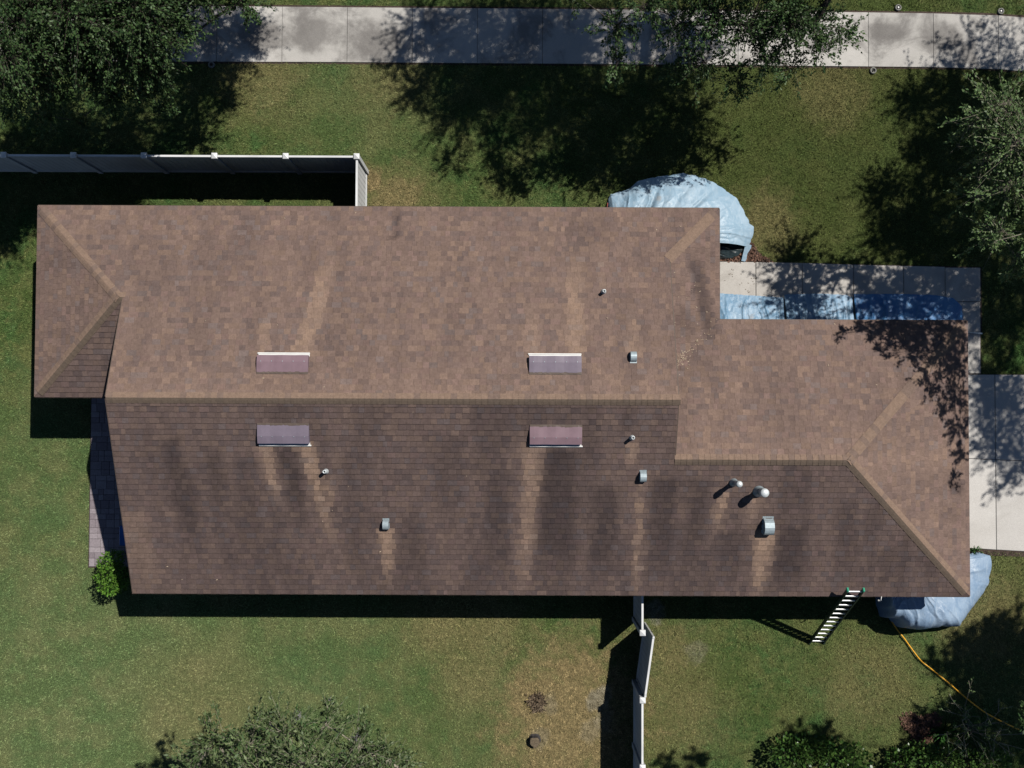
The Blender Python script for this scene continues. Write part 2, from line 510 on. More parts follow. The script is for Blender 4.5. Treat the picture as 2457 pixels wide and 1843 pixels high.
# planes: origin on the eave, u along the eave, v horizontal direction up the slope, plan polygons (convex pieces)
PLANES = {
    'north': ((0, YN), (-1, 0), (0, -1), [[(XW, YN), (XG, YN), (XG, YA), (XA, YA)], [(XG, YN), (XD, YN), (XD, YM), (XG, YM)], [(XD, YN), (XN, YN), (XD, YN - dXN)]]),
    'south': ((0, YS), (1, 0), (0, 1), [[(XG, YS), (XD, YS), (XD, YM), (XG, YM)], [(XD, YS), (XE, YS), (XE - (YR - YS), YR), (XD, YR)]]),
    'west': ((XW, 0), (0, -1), (1, 0), [[(XW, YN), (XW, YW), (XA, YA)]]),
    'west_south': ((0, YW), (1, 0), (0, 1), [[(XW, YW), (XG, YW), (XG, YA), (XA, YA)]]),
    'notch': ((XN, 0), (0, 1), (-1, 0), [[(XN, YN), (XD, YN - dXN), (XD, YWN - dXN), (XN, YWN)]]),
    'wing_north': ((0, YWN), (-1, 0), (0, -1), [[(XN, YWN), (XE, YWN), (XE - (YWN - YR), YR), (XD, YR), (XD, YWN - dXN)]]),
    'east': ((XE, 0), (0, 1), (-1, 0), [[(XE, YWN), (XE, YS), (XE - (YWN - YR), YR)]]),
}
CS = 1 / math.sqrt(1 + SL * SL); SN = SL * CS
def frame(name):
    o, u, v, _ = PLANES[name]
    O = Vector((o[0], o[1], EZ)); U = Vector((u[0], u[1], 0)); V = Vector((v[0] * CS, v[1] * CS, SN))
    return O, U, V, U.cross(V)
def uv_of(name, x, y):
    o, u, v, _ = PLANES[name]
    dx, dy = x - o[0], y - o[1]
    return dx * u[0] + dy * u[1], (dx * v[0] + dy * v[1]) / CS

# the deck under the shingles, 6 cm thick
dk = MB()
for nm in PLANES:
    O, U, V, Nn = frame(nm)
    for poly in PLANES[nm][3]:
        pts = [O + U * uv_of(nm, *p)[0] + V * uv_of(nm, *p)[1] for p in poly]
        if (pts[1] - pts[0]).cross(pts[2] - pts[1]).z < 0: pts = pts[::-1]
        i = len(dk.v); n = len(pts)
        dk.v += [tuple(p) for p in pts] + [tuple(p - Vector((0, 0, .07))) for p in pts]
        dk.f.append(tuple(range(i, i + n))); dk.f.append(tuple(range(i + 2 * n - 1, i + n - 1, -1)))
        for k in range(n):
            j = (k + 1) % n
            dk.f.append((i + k, i + n + k, i + n + j, i + j))
roof = dk.build('roof', M['deck'], house)

# washed and dark streaks: x0,y0 -> x1,y1 (downhill), half widths, strength
WASH = [(-5.95, 1.2, -5.9, 2.3, .13, .08, .6), (-5.02, 1.2, -4.50, 3.7, .24, .20, .9), (.5, 1.2, .45, 2.5, .16, .12, .55), (1.5, 1.2, 1.58, 3.9, .22, .2, .85), (2.22, 2.9, 2.2, 3.8, .06, .04, .9), (2.87, 1.3, 2.87, 2.6, .16, .1, .7),
        (-5.85, -.8, -5.68, -2.2, .19, .06, 1), (-4.85, -.8, -4.42, -3.2, .21, .09, 1), (.52, -.8, .3, -4.3, .22, .16, .72), (-4.36, -1.6, -4.35, -2.3, .05, .04, .9), (-3.05, -2.9, -3.04, -4.3, .20, .03, 1), (2.85, -.7, 2.85, -1.4, .12, .06, .7), (3.09, -1.7, 3.08, -4.5, .08, .07, .9),
        (5.12, -1.9, 4.95, -2.9, .12, .08, .8), (5.85, -2.0, 5.8, -2.8, .12, .06, .8), (6.2, -2.9, 6.12, -4.6, .25, .13, 1), (-9.2, -2.5, -9.1, -4.6, .3, .5, .35)]
DARK = [(-8.1, -.7, -7.7, -3.6, .22, .35, .7), (-7.1, -1.0, -7.0, -2.6, .2, .2, .6), (-5.3, -.9, -5.1, -3.0, .26, .2, .75), (-6.4, -1.2, -6.2, -4.2, .2, .3, .5), (1.15, -.9, 1.1, -4.5, .45, .6, .8), (-.35, -1.5, -.4, -4.5, .3, .4, .6), (2.3, -1.8, 2.2, -4.5, .3, .4, .7), (3.7, -1.6, 3.6, -4.4, .35, .3, .7),
        (4.5, -1.6, 4.4, -4.4, .3, .3, .6), (6.8, -2.8, 6.9, -4.5, .35, .45, .8), (5.4, -2.9, 5.4, -4.4, .35, .3, .6), (8.1, -2.2, 8.3, -4.3, .3, .3, .5), (9.2, -3.3, 9.3, -4.5, .2, .3, .5), (-3.8, -2.2, -3.8, -4.4, .2, .25, .45), (-2.4, -2.8, -2.4, -4.4, .25, .2, .5), (-1.5, -.6, -1.5, -3.0, .5, .3, .35),
        (-2.9, 4.3, -2.9, 5.1, .12, .1, .7), (-6.6, 4.0, -6.6, 5.1, .2, .3, .3), (2.0, 4.2, 2.0, 5.1, .5, .5, .3), (4.6, 2.8, 5.0, 2.9, 1.1, 1.1, .75), (4.0, 2.5, 4.6, 1.8, .3, .3, .45), (10.9, -1.9, 11.4, -1.9, .15, .2, .8), (10.6, -2.4, 11.3, -2.4, .2, .4, .3), (2.9, 1.6, 3.2, 2.4, .3, .3, .25), (9.5, 2.1, 9.5, 2.3, 1.0, 1.0, .3)]
def streak(x, y, lst, wob):
    m = np.zeros_like(x)
    for (x0, y0, x1, y1, w0, w1, k) in lst:
        dx, dy = x1 - x0, y1 - y0; L2 = dx * dx + dy * dy
        t = ((x - x0) * dx + (y - y0) * dy) / L2
        px = x - (x0 + dx * t); py = y - (y0 + dy * t)
        d = np.hypot(px, py) + wob
        w = w0 + (w1 - w0) * np.clip(t, 0, 1)
        a = np.clip((w * 1.25 - d) / (w * .65), 0, 1)
        a = a * np.clip((t + .03) / .05, 0, 1) * np.clip((1.12 - t) / .5, 0, 1)
        m = np.maximum(m, k * a)
    return m
PAL = np.array([(.195, .140, .107), (.180, .128, .100), (.150, .110, .092), (.128, .100, .090), (.225, .158, .112), (.25, .175, .122), (.165, .140, .128), (.205, .140, .115)])
PAL = PAL * .47 + PAL[:3].mean(0) * .53
PAL = PAL * np.array([1.01, .975, 1.03])
PALP = np.array([.25, .20, .15, .11, .10, .05, .07, .07])
def clip_poly(sub, poly):
    """Sutherland-Hodgman against a convex counter-clockwise polygon"""
    out = sub
    n = len(poly)
    for i in range(n):
        ax, ay = poly[i]; bx, by = poly[(i + 1) % n]
        inp = out; out = []
        if not inp: return out
        side = lambda p: (bx - ax) * (p[1] - ay) - (by - ay) * (p[0] - ax)
        for k in range(len(inp)):
            p, q = inp[k - 1], inp[k]
            sp, sq = side(p), side(q)
            if sq >= 0:
                if sp < 0:
                    t = sp / (sp - sq); out.append((p[0] + (q[0] - p[0]) * t, p[1] + (q[1] - p[1]) * t))
                out.append(q)
            elif sp >= 0:
                t = sp / (sp - sq); out.append((p[0] + (q[0] - p[0]) * t, p[1] + (q[1] - p[1]) * t))
    return out
tabs = []       # (verts, faces, tint per top vertex, size)
EXPO = .143
for nm in PLANES:
    O, U, V, Nn = frame(nm)
    south = nm in ('south', 'west_south')
    pieces = []
    for poly in PLANES[nm][3]:
        q = [uv_of(nm, *p) for p in poly]
        ar = sum(q[i - 1][0] * q[i][1] - q[i][0] * q[i - 1][1] for i in range(len(q)))
        pieces.append(q if ar > 0 else q[::-1])
    umin = min(p[0] for q in pieces for p in q); umax = max(p[0] for q in pieces for p in q)
    vmax = max(p[1] for q in pieces for p in q)
    row = 0; v = -.012
    while v < vmax:
        u = umin - random.uniform(0, .3); k = random.randint(0, 1)
        v1 = v + EXPO
        while u < umax:
            w = random.choice((.105, .13, .15, .17, .195, .235))
            thick = .020 if k % 2 else .016
            tint = PAL[rng.choice(len(PAL), p=PALP)] * random.uniform(.92, 1.08)
            if k % 2 == 0: tint = tint * .93
            for q in pieces:
                c = clip_poly([(u, v), (u + w - .0025, v), (u + w - .0025, v1), (u, v1)], q) if v > 0 else clip_poly([(u, 0.0), (u + w - .0025, 0.0), (u + w - .0025, v1), (u, v1)], q)
                if len(c) < 3: continue
                ar = .5 * sum(c[i - 1][0] * c[i][1] - c[i][0] * c[i - 1][1] for i in range(len(c)))
                if ar < 4e-4: continue
                top = [O + U * a + V * b + Nn * (.003 + thick * (1 - .85 * (b - v) / EXPO)) for a, b in c]
                bot = [O + U * a + V * b for a, b in c]
                tabs.append((top, bot, tint, ar, nm))
            u += w; k += 1
        v = v1; row += 1
tx = np.array([p.x for t in tabs for p in t[0]]); ty = np.array([p.y for t in tabs for p in t[0]])
tt = np.concatenate([np.repeat(t[2][None, :], len(t[0]), 0) for t in tabs])
pn = np.concatenate([np.repeat(np.array([[t[4] in ('south', 'west_south'), t[4] in ('east', 'west', 'notch')]]), len(t[0]), 0) for t in tabs])
wob = (fbm(tx * 3, ty * 3) - .5) * .12
cnt = [len(t[0]) for t in tabs]
mx = np.repeat([np.mean([p.x for p in t[0]]) for t in tabs], cnt); my = np.repeat([np.mean([p.y for p in t[0]]) for t in tabs], cnt)
jit = np.repeat(rng.normal(0, .035, len(tabs)), cnt)
wash = .65 * streak(mx, my, WASH, wob + jit) + .35 * streak(tx, ty, WASH, wob); dark = streak(tx, ty, DARK, wob * 1.5)
n1 = np.where(pn[:, 1], fbm(tx * .55 + 9, ty * 2.6), fbm(tx * 2.6, ty * .55 + 5))
algae = np.clip((n1 - .44) / .24, 0, 1) * np.where(pn[:, 0], .55, .28)
algae = np.maximum(algae, dark * 1.28)
per_tab = np.repeat(rng.random(len(tabs)), [len(t[0]) for t in tabs])
wash = np.clip(wash * (.55 + .6 * fbm(tx * 5, ty * 2.2)) * (.72 + .45 * per_tab), 0, 1)
south_shade = np.where(pn[:, 0], .74, 0.0)  # shade of the south slopes painted evenly into the shingle tint
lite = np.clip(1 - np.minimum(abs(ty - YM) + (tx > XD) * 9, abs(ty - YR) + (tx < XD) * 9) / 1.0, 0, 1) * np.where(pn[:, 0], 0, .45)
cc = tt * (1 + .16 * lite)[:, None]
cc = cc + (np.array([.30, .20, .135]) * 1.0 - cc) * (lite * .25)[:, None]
cc = cc * (1 - .50 * algae[:, None] * np.array([1.0, .97, .90]))
cc = cc * (1 - south_shade[:, None] * np.array([.48, .455, .39]))
wc = tt * .50 + np.array([.200, .137, .094])
cc = cc + (wc - cc) * (wash * .9)[:, None]
start = np.cumsum([0] + [len(t[0]) for t in tabs])
def tab_mesh(idx):
    vs, cols, fs = [], [], []
    for i in idx:
        top, bot = tabs[i][0], tabs[i][1]; n = len(top); b = len(vs)
        vs += [tuple(p) for p in top] + [tuple(p) for p in bot]
        c = cc[start[i]:start[i + 1]]
        cols.append(c); cols.append(c * .9)
        fs.append(tuple(range(b, b + n)))
        for k in range(n):
            j = (k + 1) % n
            fs.append((b + k, b + n + k, b + n + j, b + j))
    me = bpy.data.meshes.new('shingle')
    me.from_pydata(vs, [], fs); me.update()
    cols = np.concatenate(cols)
    a = me.attributes.new('tint', 'FLOAT_COLOR', 'POINT')
    a.data.foreach_set('color', np.concatenate([cols, np.ones((len(cols), 1))], 1).astype(np.float32).ravel())
    me.materials.append(M['shingle'])
    return me
size = [t[3] / (27 - t[0][0].z) ** 2 * len(t[0]) ** 0 for t in tabs]
order = sorted(range(len(tabs)), key=lambda i: -size[i] if len(tabs[i][0]) == 4 else 0)
own = order[:300]
for i in own:
    link(bpy.data.objects.new('shingle', tab_mesh([i])), roof)
tag(link(bpy.data.objects.new('shingle_field', tab_mesh(order[300:])), roof), kind='stuff')

# caps along ridges and hips, from the low end to the high end
def plane_normal(nm): return frame(nm)[3]
def caps(A, B, pl, pr, first=0.0, half=.13):
    A, B = Vector(A), Vector(B)
    d = (B - A).normalized(); L = (B - A).length
    dirs = []
    for nm in (pl, pr):
        nn = plane_normal(nm)
        w = nn.cross(d)
        if w.z > 0 or (abs(w.z) < 1e-6): w = -w
        dirs.append((w.normalized(), nn))
    up = (dirs[0][1] + dirs[1][1]).normalized()
    ln = .19
    m = MB()
    r = []
    for s, th in ((0.0, .027), (ln, .018)):
        c = d * s
        for (w, nn), e in ((dirs[0], 1), (dirs[1], 1)):
            pass
        (wl, nl), (wr, nr) = dirs
        r.append([c + wl * half + nl * th, c + wl * .05 + nl * (th + .006), c + up * (th + .004), c + wr * .05 + nr * (th + .006), c + wr * half + nr * th])
        r.append([c + wl * half, c + wl * .05, c - up * .004, c + wr * .05, c + wr * half])
    m.v = [tuple(p) for q in r for p in q]
    for k in range(4):
        m.f.append((k, k + 1, 10 + k + 1, 10 + k))
        m.f.append((k, 5 + k, 5 + k + 1, k + 1))
    m.f.append((0, 10, 15, 5)); m.f.append((4, 9, 19, 14))
    me = m.mesh('ridge_cap', M['cap'])
    fa = me.attributes.new('south_shade', 'FLOAT', 'FACE')
    sides = [.8 if q in ('south', 'west_south') else 0.0 for q in (pl, pr)]  # painted shade on the south half of each cap
    fa.data.foreach_set('value', [sides[0] if me.polygons[i].center.dot(dirs[0][0]) > me.polygons[i].center.dot(dirs[1][0]) else sides[1] for i in range(len(me.polygons))])
    me.update()
    n = max(1, int(round((L - first) / EXPO)))
    for k in range(n):
        o = link(bpy.data.objects.new('ridge_cap', me), roof)
        o.location = A + d * (first + k * (L - first) / n)
zn = EZ + SL * dXN
caps((XG + .02, YM, ZM), (XD, YM, ZM), 'north', 'south')
caps((XD, YR, ZR), (XE - (YWN - YR), YR, ZR), 'wing_north', 'south')
caps((XW, YN, EZ), (XA, YA, ZA), 'north', 'west', .17)
caps((XW, YW, EZ), (XA, YA, ZA), 'west_south', 'west', .17)
caps((XN, YN, EZ), (XD, YN - dXN, zn), 'north', 'notch', .17)
caps((XE, YWN, EZ), (XE - (YWN - YR), YR, ZR), 'wing_north', 'east', .17)
caps((XE, YS, EZ), (XE - (YR - YS), YR, ZR), 'south', 'east', .17)
caps((XA, YA, ZA), (XG, YA, ZA), 'north', 'west_south')

# eave and rake trim
def bar(name, a, b, w, h, mat, parent, dz=0.0):
    a, b = Vector(a), Vector(b)
    d = b - a; L = d.length
    mm = Matrix.Translation((a + b) / 2 + Vector((0, 0, dz))) @ d.to_track_quat('X', 'Z').to_matrix().to_4x4()
    m = MB(); m.box((0, 0, 0), (L, w, h), mm)
    return m.build(name, mat, parent)
E_ = .012
for a, b in [((XW, YN + E_), (XN, YN + E_)), ((XN + E_, YN), (XN + E_, YWN)), ((XN, YWN + E_), (XE, YWN + E_)), ((XE + E_, YWN), (XE + E_, YS)), ((XG, YS - E_), (XE, YS - E_)), ((XW - E_, YN), (XW - E_, YW)), ((XW, YW - E_), (XG - .03, YW - E_))]:
    bar('fascia', (*a, EZ), (*b, EZ), .02, .16, M['fascia'], house, -.088)
for x, sgn in ((XG, -1), (XD, 1)):
    xx = x + sgn * .013
    if sgn < 0:
        bar('rake_board', (xx, YS, EZ), (xx, YM, ZM), .02, .15, M['fascia'], house, -.08)
        bar('rake_board', (xx, YA - .12, ZA + SL * .12), (xx, YM, ZM), .02, .15, M['fascia'], house, -.08)
    else:
        bar('rake_board', (xx, YR + .12, ZR + SL * .12), (xx, YM, ZM), .02, .12, M['fascia'], house, -.064)
        bar('rake_board', (xx, YN - dXN - .12, zn + SL * .12), (xx, YM, ZM), .02, .12, M['fascia'], house, -.064)
# soffit
sf = MB()
for (x0, y0, x1, y1) in [(XW, YN - .46, XN, YN), (XN - .46, YWN - .4, XN, YN - .46), (XN, YWN - .46, XE, YWN), (XE - .46, YS, XE, YWN - .46), (XG, YS, XE - .46, YS + .46), (XW, YW, XW + .46, YN - .46), (XW + .46, YW, XG, YW + .46)]:
    sf.box(((x0 + x1) / 2, (y0 + y1) / 2, EZ - .16), (x1 - x0 - .002, y1 - y0 - .002, .012))
sf.build('soffit', M['white'], house)
# walls
foot = [(-11.54, 4.68), (4.76, 4.68), (4.76, 1.86), (11.0, 1.86), (11.0, -4.14), (-9.0, -4.14), (-9.0, .75), (-11.54, .75)]
for i, a in enumerate(foot):
    b = foot[(i + 1) % len(foot)]
    bar('wall', (*a, 1.16), (*b, 1.16), .15, 2.32, M['stucco'], house)
for x, pts in ((XG + .30, [(YS + .4, EZ - .17), (YM, ZM - .22), (YN - .4, EZ - .17)]), (XD - .08, [(YR - 1.2, EZ - .1), (YR, ZR - .15), (YM, ZM - .15), (YN - dXN, zn - .15), (YN - dXN, EZ - .1)])):
    gm = MB(); gm.poly([(x, p[0], p[1]) for p in pts]); gm.poly([(x - .1, p[0], p[1]) for p in pts][::-1])
    gm.build('gable_wall', M['stucco'], house)
gd = MB(); gd.box((11.095, -1.2, 1.1), (.03, 4.6, 2.15)); gdo = gd.build('garage_door', M['white'], house)
for k in range(4):
    p = MB(); p.box((11.118, -1.2, .3 + k * .53), (.02, 4.5, .49)); p.build('panel', M['white'], gdo)
dr = MB(); dr.box((4.845, 2.75, 1.05), (.03, .95, 2.05)); dro = dr.build('door', M['fascia'], house)
hd = MB(); hd.tube([(4.87, 2.4, 1.0), (4.92, 2.4, 1.0), (4.92, 2.5, 1.0)], .014, 6); hd.build('handle', M['galv'], dro)

# ---------------------------------------------------------------- things fixed to the roof
def on_roof(nm, x, y, name, label, lift=.012):
    O, U, V, Nn = frame(nm)
    u, v = uv_of(nm, x, y)
    p = O + U * u + V * v + Nn * lift
    e = bpy.data.objects.new(name, None); e.empty_display_size = .1
    link(e, house)
    e['label'] = label
    mt = Matrix((U, V, Nn)).transposed().to_4x4(); mt.translation = p
    e.matrix_local = mt
    return e
def upright(nm, x, y, name, label):
    O, U, V, Nn = frame(nm)
    u, v = uv_of(nm, x, y)
    p = O + U * u + V * v
    e = bpy.data.objects.new(name, None); e.empty_display_size = .1
    link(e, house); e['label'] = label
    e.location = p
    return e
def ridge_vent(nm, x0, x1, ylow, yhigh, mat, label):
    e = on_roof(nm, (x0 + x1) / 2, (ylow + yhigh) / 2, 'roof_vent', label)
    w = abs(x1 - x0); L = abs(yhigh - ylow) / CS
    h = MB()
    # sheet metal hood: rises from the shingles at the top edge, level back, folded sides
    xs = [-w / 2, w / 2]
    prof = [(L / 2, .012), (L / 2 - .03, .03), (-.02, .115), (-L / 2 + .05, .13), (-L / 2 + .035, .085)]
    nseg = 12
    grid = []
    for k in range(nseg + 1):
        xx = -w / 2 + w * k / nseg
        grid.append([(xx + (0 if 0 < k < nseg else 0), yy + (random.uniform(-.012, .012) if j == 0 else 0), zz + .004 * math.sin(k * 1.3)) for j, (yy, zz) in enumerate(prof)])
    for k in range(nseg):
        for j in range(len(prof) - 1):
            h.poly([grid[k][j], grid[k][j + 1], grid[k + 1][j + 1], grid[k + 1][j]])
    for s, gk in ((0, grid[0]), (1, grid[-1])):
        pts = list(gk) + [(gk[-1][0], -L / 2 + .05, .0), (gk[0][0], L / 2, .0)]
        h.poly(pts if s == 0 else pts[::-1])
    h.build('hood', mat, e)
    sl = MB()
    for k in range(nseg):
        a, b = random.uniform(.012, .045), random.uniform(.012, .045)
        x0, x1 = -w / 2 + w * k / nseg, -w / 2 + w * (k + 1) / nseg
        sl.poly([(x0, L / 2 + .02, .016), (x0, L / 2 - a, .034), (x1, L / 2 - b, .034), (x1, L / 2 + .02, .016)])
    sl.build('sealant', M['fascia'], e)
    for k in range(5):
        sc_ = MB(); sc_.lathe([(.011, 0), (.010, .006), (.003, .008)], 8, (-w * .42 + w * .21 * k, -.03, .119)); sc_.build('screw', M['galv'], e)
    d = MB(); d.box((0, -L / 2 + .075, .045), (w - .03, .012, .07)); d.build('louver', M['black'], e)
    f = MB(); f.box((.01, -L / 2 - .042, .022), (w + .03, .034, .026), None, .006)
    f.box((0, -L / 2 + .02, .010), (w, .10, .008)); f.build('flange', M['white'], e)
    return e
ridge_vent('north', -6.0, -4.79, 1.285, .85, M['mauve'], 'mauve off-ridge vent on the sunlit slope, nearer the gable end')
ridge_vent('north', .40, 1.63, 1.29, .86, M['mauve2'], 'grey mauve off-ridge vent on the sunlit slope, nearer the garage wing')
ridge_vent('south', -5.97, -4.76, -.79, -.32, M['mauve2'], 'grey mauve off-ridge vent on the darker slope, nearer the gable end')
ridge_vent('south', .42, 1.645, -.785, -.33, M['mauve'], 'mauve off-ridge vent on the darker slope, nearer the garage wing')

def pipe(nm, x, y, h, r, label):
    e = upright(nm, x, y, 'vent_pipe', label)
    m = MB()
    m.lathe([(r, -.1), (r, h), (r * .62, h + .004), (r * .6, h - .12), (0.002, h - .12)], 18, close=False)
    m.build('pipe', M['lead'], e, True)
    f = MB(); f.lathe([(r * 1.7, -.02), (r * 1.45, .05), (r * 1.05, .09)], 18, close=False)
    f.build('flashing', M['lead'], e, True)
pipe('north', 2.215, 2.90, .22, .042, 'slim metal vent pipe on the sunlit slope above the wing')
pipe('south', 2.83, -.62, .24, .042, 'slim metal vent pipe on the darker slope near the wing')
pipe('south', -4.43, -1.46, .24, .042, 'slim metal vent pipe below the off-ridge vent on the gable side')

def gooseneck(nm, x, y, s, label):
    """half-round sheet metal hood open downhill"""
    e = on_roof(nm, x, y, 'hood_vent', label)
    w, L, H = .15 * s, .26 * s, .17 * s
    n = 10
    prof = []
    for k in range(n + 1):
        t = math.pi * k / n
        prof.append((math.cos(t) * L / 2, H * (.25 + .75 * math.sin(t)) if 0 < k < n else H * .12))
    m = MB()
    for k in range(n):
        a, b = prof[k], prof[k + 1]
        m.poly([(-w / 2, a[0], a[1]), (-w / 2, b[0], b[1]), (w / 2, b[0], b[1]), (w / 2, a[0], a[1])])
    for sx in (-1, 1):
        pts = [(sx * w / 2, p[0], p[1]) for p in prof] + [(sx * w / 2, prof[-1][0], 0), (sx * w / 2, prof[0][0], 0)]
        m.poly(pts if sx < 0 else pts[::-1])
    m.build('hood', M['galv'], e, False)
    f = MB(); f.box((0, .02 * s, .004), (w * 1.15, L * 1.08, .006)); f.build('flange', M['galv'], e)
    return e
gooseneck('north', 2.86, 1.27, .95, 'small galvanised hood vent on the sunlit slope beside the wing')
gooseneck('south', 3.13, -1.54, 1.0, 'small galvanised hood vent on the darker slope beside the wing')
gooseneck('south', -3.05, -2.76, .95, 'small galvanised hood vent low on the darker slope, gable side')
gooseneck('south', 6.22, -2.76, 1.55, 'large galvanised hood vent low on the garage wing')

def flue(x, y, h, r, rc, label):
    e = upright('south', x, y, 'flue', label)
    m = MB(); m.lathe([(r, -.1), (r, h)], 18, close=False); m.build('pipe', M['galv'], e, True)
    f = MB(); f.lathe([(r * 2.0, -.03), (r * 1.75, .06), (r * 1.1, .17), (r * 1.1, .19)], 20, close=False); f.build('flashing', M['galv'], e, True)
    c = MB(); c.lathe([(rc * .92, h - .03), (rc, h), (rc, h + .12), (rc * .94, h + .145), (rc * .45, h + .165), (.004, h + .17)], 22)
    c.build('cap', M['lead'], e, True)
flue(5.31, -1.69, .50, .055, .075, 'slimmer capped metal flue on the garage wing')
flue(5.93, -1.90, .46, .075, .105, 'wider capped metal flue on the garage wing')

# ------------------------------------------------------------------ white vinyl fences
PT = 1.76
def post(parent, x, y):
    m = MB(); m.box((x, y, PT / 2 - .03), (.127, .127, PT), None, .006)
    o = m.build('post', M['vinyl'], parent)
    c = MB(); c.box((x, y, PT - .02), (.152, .152, .04), None, .006)
    i = len(c.v)
    a = .07
    c.v += [(x - a, y - a, PT), (x + a, y - a, PT), (x + a, y + a, PT), (x - a, y + a, PT), (x, y, PT + .035)]
    c.f += [(i, i + 1, i + 4), (i + 1, i + 2, i + 4), (i + 2, i + 3, i + 4), (i + 3, i, i + 4)]
    c.build('cap', M['vinyl'], o)
def panel(parent, a, b, gap=.064, wall_board=.152, zt=1.70):
    a, b = Vector((*a, 0)), Vector((*b, 0))
    d = (b - a).normalized(); L = (b - a).length - 2 * gap
    s = a + d * gap
    rot = d.to_track_quat('X', 'Z').to_matrix().to_4x4()
    for z, h in ((zt - .035, .09), (.10, .13)):
        m = MB(); m.box((0, 0, 0), (L, .055, h), Matrix.Translation(s + d * L / 2 + Vector((0, 0, z))) @ rot, .006)
        m.build('rail', M['vinyl'], parent)
    n = int(round(L / wall_board)); w = L / n
    bm = MB(); bm.box((0, 0, 0), (w - .005, .024, zt - .22), rot, .004)
    me = bm.mesh('board', M['vinyl'])
    for k in range(n):
        o = link(bpy.data.objects.new('board', me), parent)
        o.location = s + d * (w * (k + .5)) + Vector((0, 0, (zt - .22) / 2 + .15))
FY = 6.615
nf = thing('fence', (-4.08, FY, 0), 'white vinyl privacy fence with capped posts along the upper left lawn', 'fence')
fx = [-18.8, -16.96, -15.13, -13.29, -11.47, -9.63, -7.79, -5.93, -4.08]
def at_thing(o, f):
    """run a builder whose coordinates are in the world and hang the result on o"""
    before = set(COL.objects)
    f()
    for q in list(COL.objects):
        if q not in before and q.parent == o:
            q.location = q.location - o.location
def b1():
    for x in fx: post(nf, x, FY)
    for a, b in zip(fx[:-1], fx[1:]): panel(nf, (a, FY), (b, FY))
    panel(nf, (-4.08, FY), (-4.08, 4.70), .066)
at_thing(nf, b1)
sf_ = thing('fence', (3.38, -7.42, 0), 'white vinyl fence with square post caps running down the lawn below the house', 'fence')
def b2():
    for y in (-5.70, -7.42, -9.13, -10.95, -12.8): post(sf_, 3.385, y)
    panel(sf_, (3.385, -4.17), (3.385, -5.70))
    for a, b in ((-7.42, -9.13), (-9.13, -10.95), (-10.95, -12.8)): panel(sf_, (3.385, a), (3.385, b))
at_thing(sf_, b2)
gt = thing('gate', (3.45, -7.34, 0), 'white vinyl gate leaf standing slightly open between two fence posts', 'gate')
def b3():
    a, b = (3.455, -7.345), (3.672, -5.80)
    panel(gt, a, b, .05, .15, 1.70)
    A, B = Vector((*a, 0)), Vector((*b, 0)); d = (B - A).normalized()
    for p in (A + d * .022, B - d * .022):
        m = MB(); m.box((0, 0, .86), (.055, .055, 1.74), Matrix.Translation(p) @ d.to_track_quat('X', 'Z').to_matrix().to_4x4(), .005)
        m.build('stile', M['vinyl'], gt)
    for z in (.35, 1.45):
        m = MB(); m.tube([(3.425, -7.36, z - .06), (3.425, -7.36, z + .06)], .018, 8); m.build('hinge', M['black'], gt)
    m = MB(); m.box((3.70, -5.85, 1.15), (.03, .12, .05)); m.build('latch', M['black'], gt)
at_thing(gt, b3)

